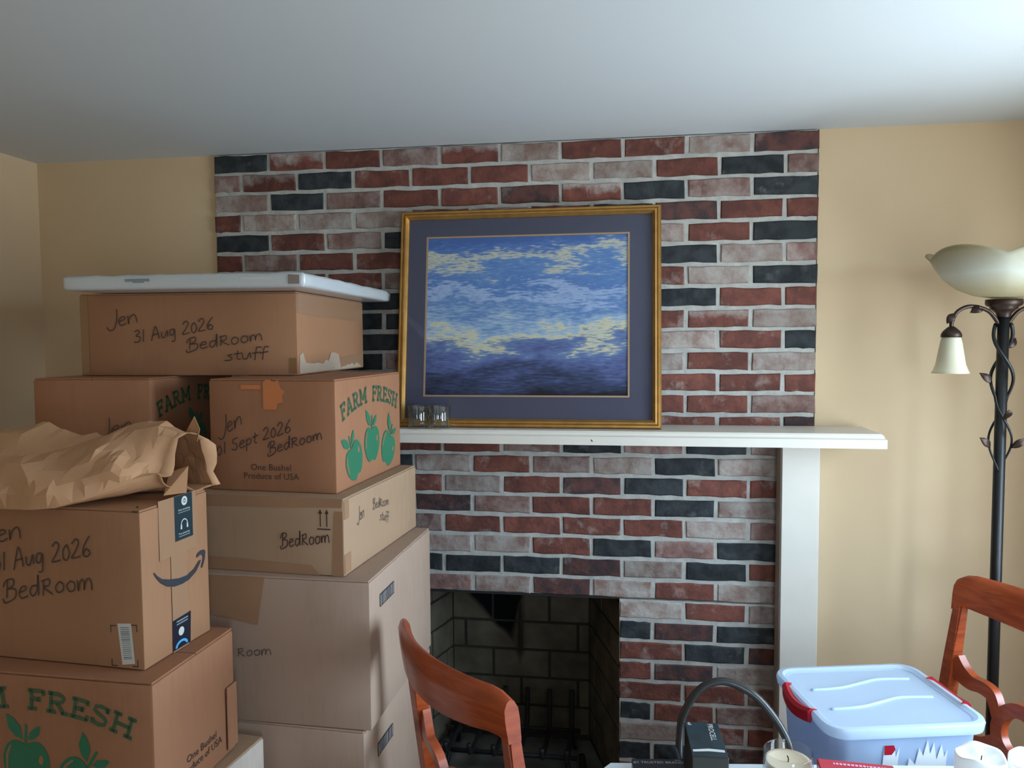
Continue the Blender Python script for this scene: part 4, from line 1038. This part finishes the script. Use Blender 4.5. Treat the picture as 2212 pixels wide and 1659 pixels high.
loft('tub', [(TW-.075, TD-.075, .03, 0), (TW-.06, TD-.06, .035, .006), (TW-.026, TD-.026, .04, TH-.022), (TW-.026, TD-.026, .04, TH-.002), (TW-.032, TD-.032, .038, TH-.002), (TW-.066, TD-.066, .033, .010)], MT['tote'], t, True, True)
loft('lid', [(TW-.020, TD-.020, .042, TH-.024), (TW+.004, TD+.004, .046, TH-.020), (TW+.010, TD+.010, .048, TH-.002), (TW+.004, TD+.004, .046, TH+.004), (TW-.016, TD-.016, .04, TH+.005), (TW-.030, TD-.030, .035, TH-.003), (TW-.040, TD-.040, .03, TH-.004)], MT['lid'], t, True, True)
for y in (-.055, .045):
    pts = spline([(-.135, y, TH-.003), (-.06, y+.004, TH-.002), (0, y+.022, TH-.001), (.06, y+.042, TH-.002), (.14, y+.040, TH-.003)], 6)
    tube('lid_ridge', pts, .004, MT['lid'], t, 8)
for sx in (-1, 1):
    bm = bmesh.new(); n = 12; rings = []
    for i in range(n+1):
        v_ = -1+2*i/n; y = v_*.070; bul = .010*(1-v_*v_); x = sx*(TW/2+.006+bul)
        dz = -.010*(1-v_*v_)
        rings.append([bm.verts.new((x+sx*a, y, TH+b+dz)) for a, b in ((-.016, .006), (.0, .009), (.008, .002), (.007, -.022), (.0, -.026))])
    for i in range(n):
        for j in range(5): bm.faces.new((rings[i][j], rings[i][(j+1) % 5], rings[i+1][(j+1) % 5], rings[i+1][j]))
    bm.faces.new(rings[0]); bm.faces.new(rings[-1][::-1]); o = from_bm('handle', bm, MT['handle'], t); auto_smooth(o, 40)
# torn remains of a sticker on the near side
def tub_y(z): return -(TD-.06)/2-(z/(TH-.022))*.017
sl = (.017/(TH-.022)); FTt = (Vector((-TW/2-.026, -(TD-.06)/2-.0012-sl*.046, .046)), Vector((1, 0, 0)), Vector((0, -sl, 1)), Vector((0, -1, 0)))
st = polys('sticker', FTt, [[(.150, .150), (.185, .152), (.190, .225), (.182, .200), (.176, .228), (.154, .228)],
     [(.205, .150), (.300, .150), (.303, .215), (.296, .195), (.288, .226), (.278, .190), (.270, .232), (.262, .204), (.255, .238), (.246, .200), (.236, .220), (.228, .180), (.214, .196)]], MT['sticker'], t, .0012)
polys('red_corner', FTt, [[(.1545, .206), (.172, .206), (.180, .218), (.176, .2285), (.1545, .2285)]], MT['handle'], st, .0018)

# ------------------------------------------------------------------ floor lamp
t = thing('floor_lamp', 'black metal floor lamp with vine leaves and alabaster glass shades', 'lamp', (2.447, -.295, 0))
lathe('base', [(0, 0), (.135, 0), (.138, .008), (.12, .018), (.06, .03), (.025, .045), (.0175, .06)], MT['black_metal'], t, (0,0,0), 36)
tube('pole', [(0, 0, .04), (0, 0, .9), (0, 0, 1.735)], .0145, MT['black_metal'], t, 20)
lathe('collar', [(.0165, 1.718), (.019, 1.728), (.028, 1.737), (.034, 1.741), (.034, 1.745), (.043, 1.750), (.045, 1.756), (.044, 1.766), (0, 1.768)], MT['bronze'], t, (0,0,0), 28)
def bowl_wave(r, z, th):
    k = max(0, (r-.06)/.14); lobe = abs(math.cos(2.5*th+.2))
    return (r*(1-.05*k*(1-lobe)), z+.030*k*k*(lobe-.55))
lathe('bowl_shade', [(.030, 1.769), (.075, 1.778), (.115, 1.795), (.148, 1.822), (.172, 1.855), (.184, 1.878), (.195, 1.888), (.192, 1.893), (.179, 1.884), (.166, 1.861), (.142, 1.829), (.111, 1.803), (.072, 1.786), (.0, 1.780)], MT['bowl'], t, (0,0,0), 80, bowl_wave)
def leaf(name, p, d, up_, ln, wd, parent):
    p, d, up_ = Vector(p), Vector(d).normalized(), Vector(up_).normalized(); sd = d.cross(up_).normalized(); bm = bmesh.new(); L_, R_, C_ = [], [], []
    n = 6
    for i in range(n+1):
        s_ = i/n; wv = wd*math.sin(PI*min(1, s_*1.02))**.8*(1-.25*s_); c = p+d*ln*s_+up_*.008*math.sin(PI*s_)
        C_.append(bm.verts.new(c)); L_.append(bm.verts.new(c+sd*wv+up_*.004)); R_.append(bm.verts.new(c-sd*wv+up_*.004))
    for i in range(n): bm.faces.new((C_[i], C_[i+1], L_[i+1], L_[i])); bm.faces.new((C_[i], R_[i], R_[i+1], C_[i+1]))
    bmesh.ops.remove_doubles(bm, verts=bm.verts, dist=1e-5)
    o = from_bm(name, bm, MT['bronze'], parent, True); m_ = o.modifiers.new('s', 'SOLIDIFY'); m_.thickness = .0025
    return o
V0 = Vector((1, .05, 0)).normalized()          # arm direction, roughly along the wall
for sx in (-1, 1):
    a = spline([tuple(V0*(sx*.012))[:2]+(1.70,), tuple(V0*(sx*.040))[:2]+(1.735,), tuple(V0*(sx*.085))[:2]+(1.748,), tuple(V0*(sx*.118))[:2]+(1.735,), tuple(V0*(sx*.133))[:2]+(1.708,), tuple(V0*(sx*.134))[:2]+(1.690,)], 6)
    arm = tube('arm', a, .0055, MT['bronze'], t, 10)
    c = V0*(sx*.134)
    lathe('shade_cap', [(.006, 1.694), (.012, 1.690), (.022, 1.680), (.026, 1.672), (.026, 1.664), (0, 1.664)], MT['bronze'], t, (c.x, c.y, 0), 24)
    lathe('bell_shade', [(.023, 1.664), (.027, 1.650), (.032, 1.620), (.037, 1.590), (.044, 1.572), (.047, 1.566), (.0445, 1.566), (.035, 1.590), (.030, 1.620), (.025, 1.650), (.021, 1.662)], MT['alabaster'], t, (c.x, c.y, 0), 32)
    leaf('leaf', V0*(sx*.128)+Vector((0, 0, 1.728)), (sx*-.2, -.1, -.6) if sx > 0 else (-.45, -.1, -.6), (-.3, -1, .2), .035, .012, arm)
    leaf('leaf', V0*(sx*.055)+Vector((0, 0, 1.742)), (sx*.95, -.1, -.35), (0, -1, .5), .036, .013, arm)
for ph, name_ in ((0, 'vine'), (PI, 'vine')):
    pts = []
    for i in range(60):
        s_ = i/59; z = 1.70-.40*s_; th = ph+s_*2*PI*1.25-.5; rad_ = .0175+.017*abs(math.sin(s_*PI*2.0))*(1-s_*.5)
        pts.append((rad_*math.cos(th), rad_*math.sin(th), z))
    vn = tube(name_, pts, [.0052*(1-.55*i/59) for i in range(60)], MT['black_metal'], t, 8)
    for i, d in ((10, (-.7, -.3, .6)), (24, (.7, -.3, .6)), (38, (-.7, -.3, .7)), (50, (.6, -.3, .7))):
        p = Vector(pts[i]); dd = Vector((p.x, p.y-.01, 0)).normalized()+Vector((0, 0, .9))
        if (i+int(ph)) % 2 == 0 or i == 50: leaf('leaf', p, dd, (0, -1, .2), .042, .012, vn)
print('bricks', cnt)
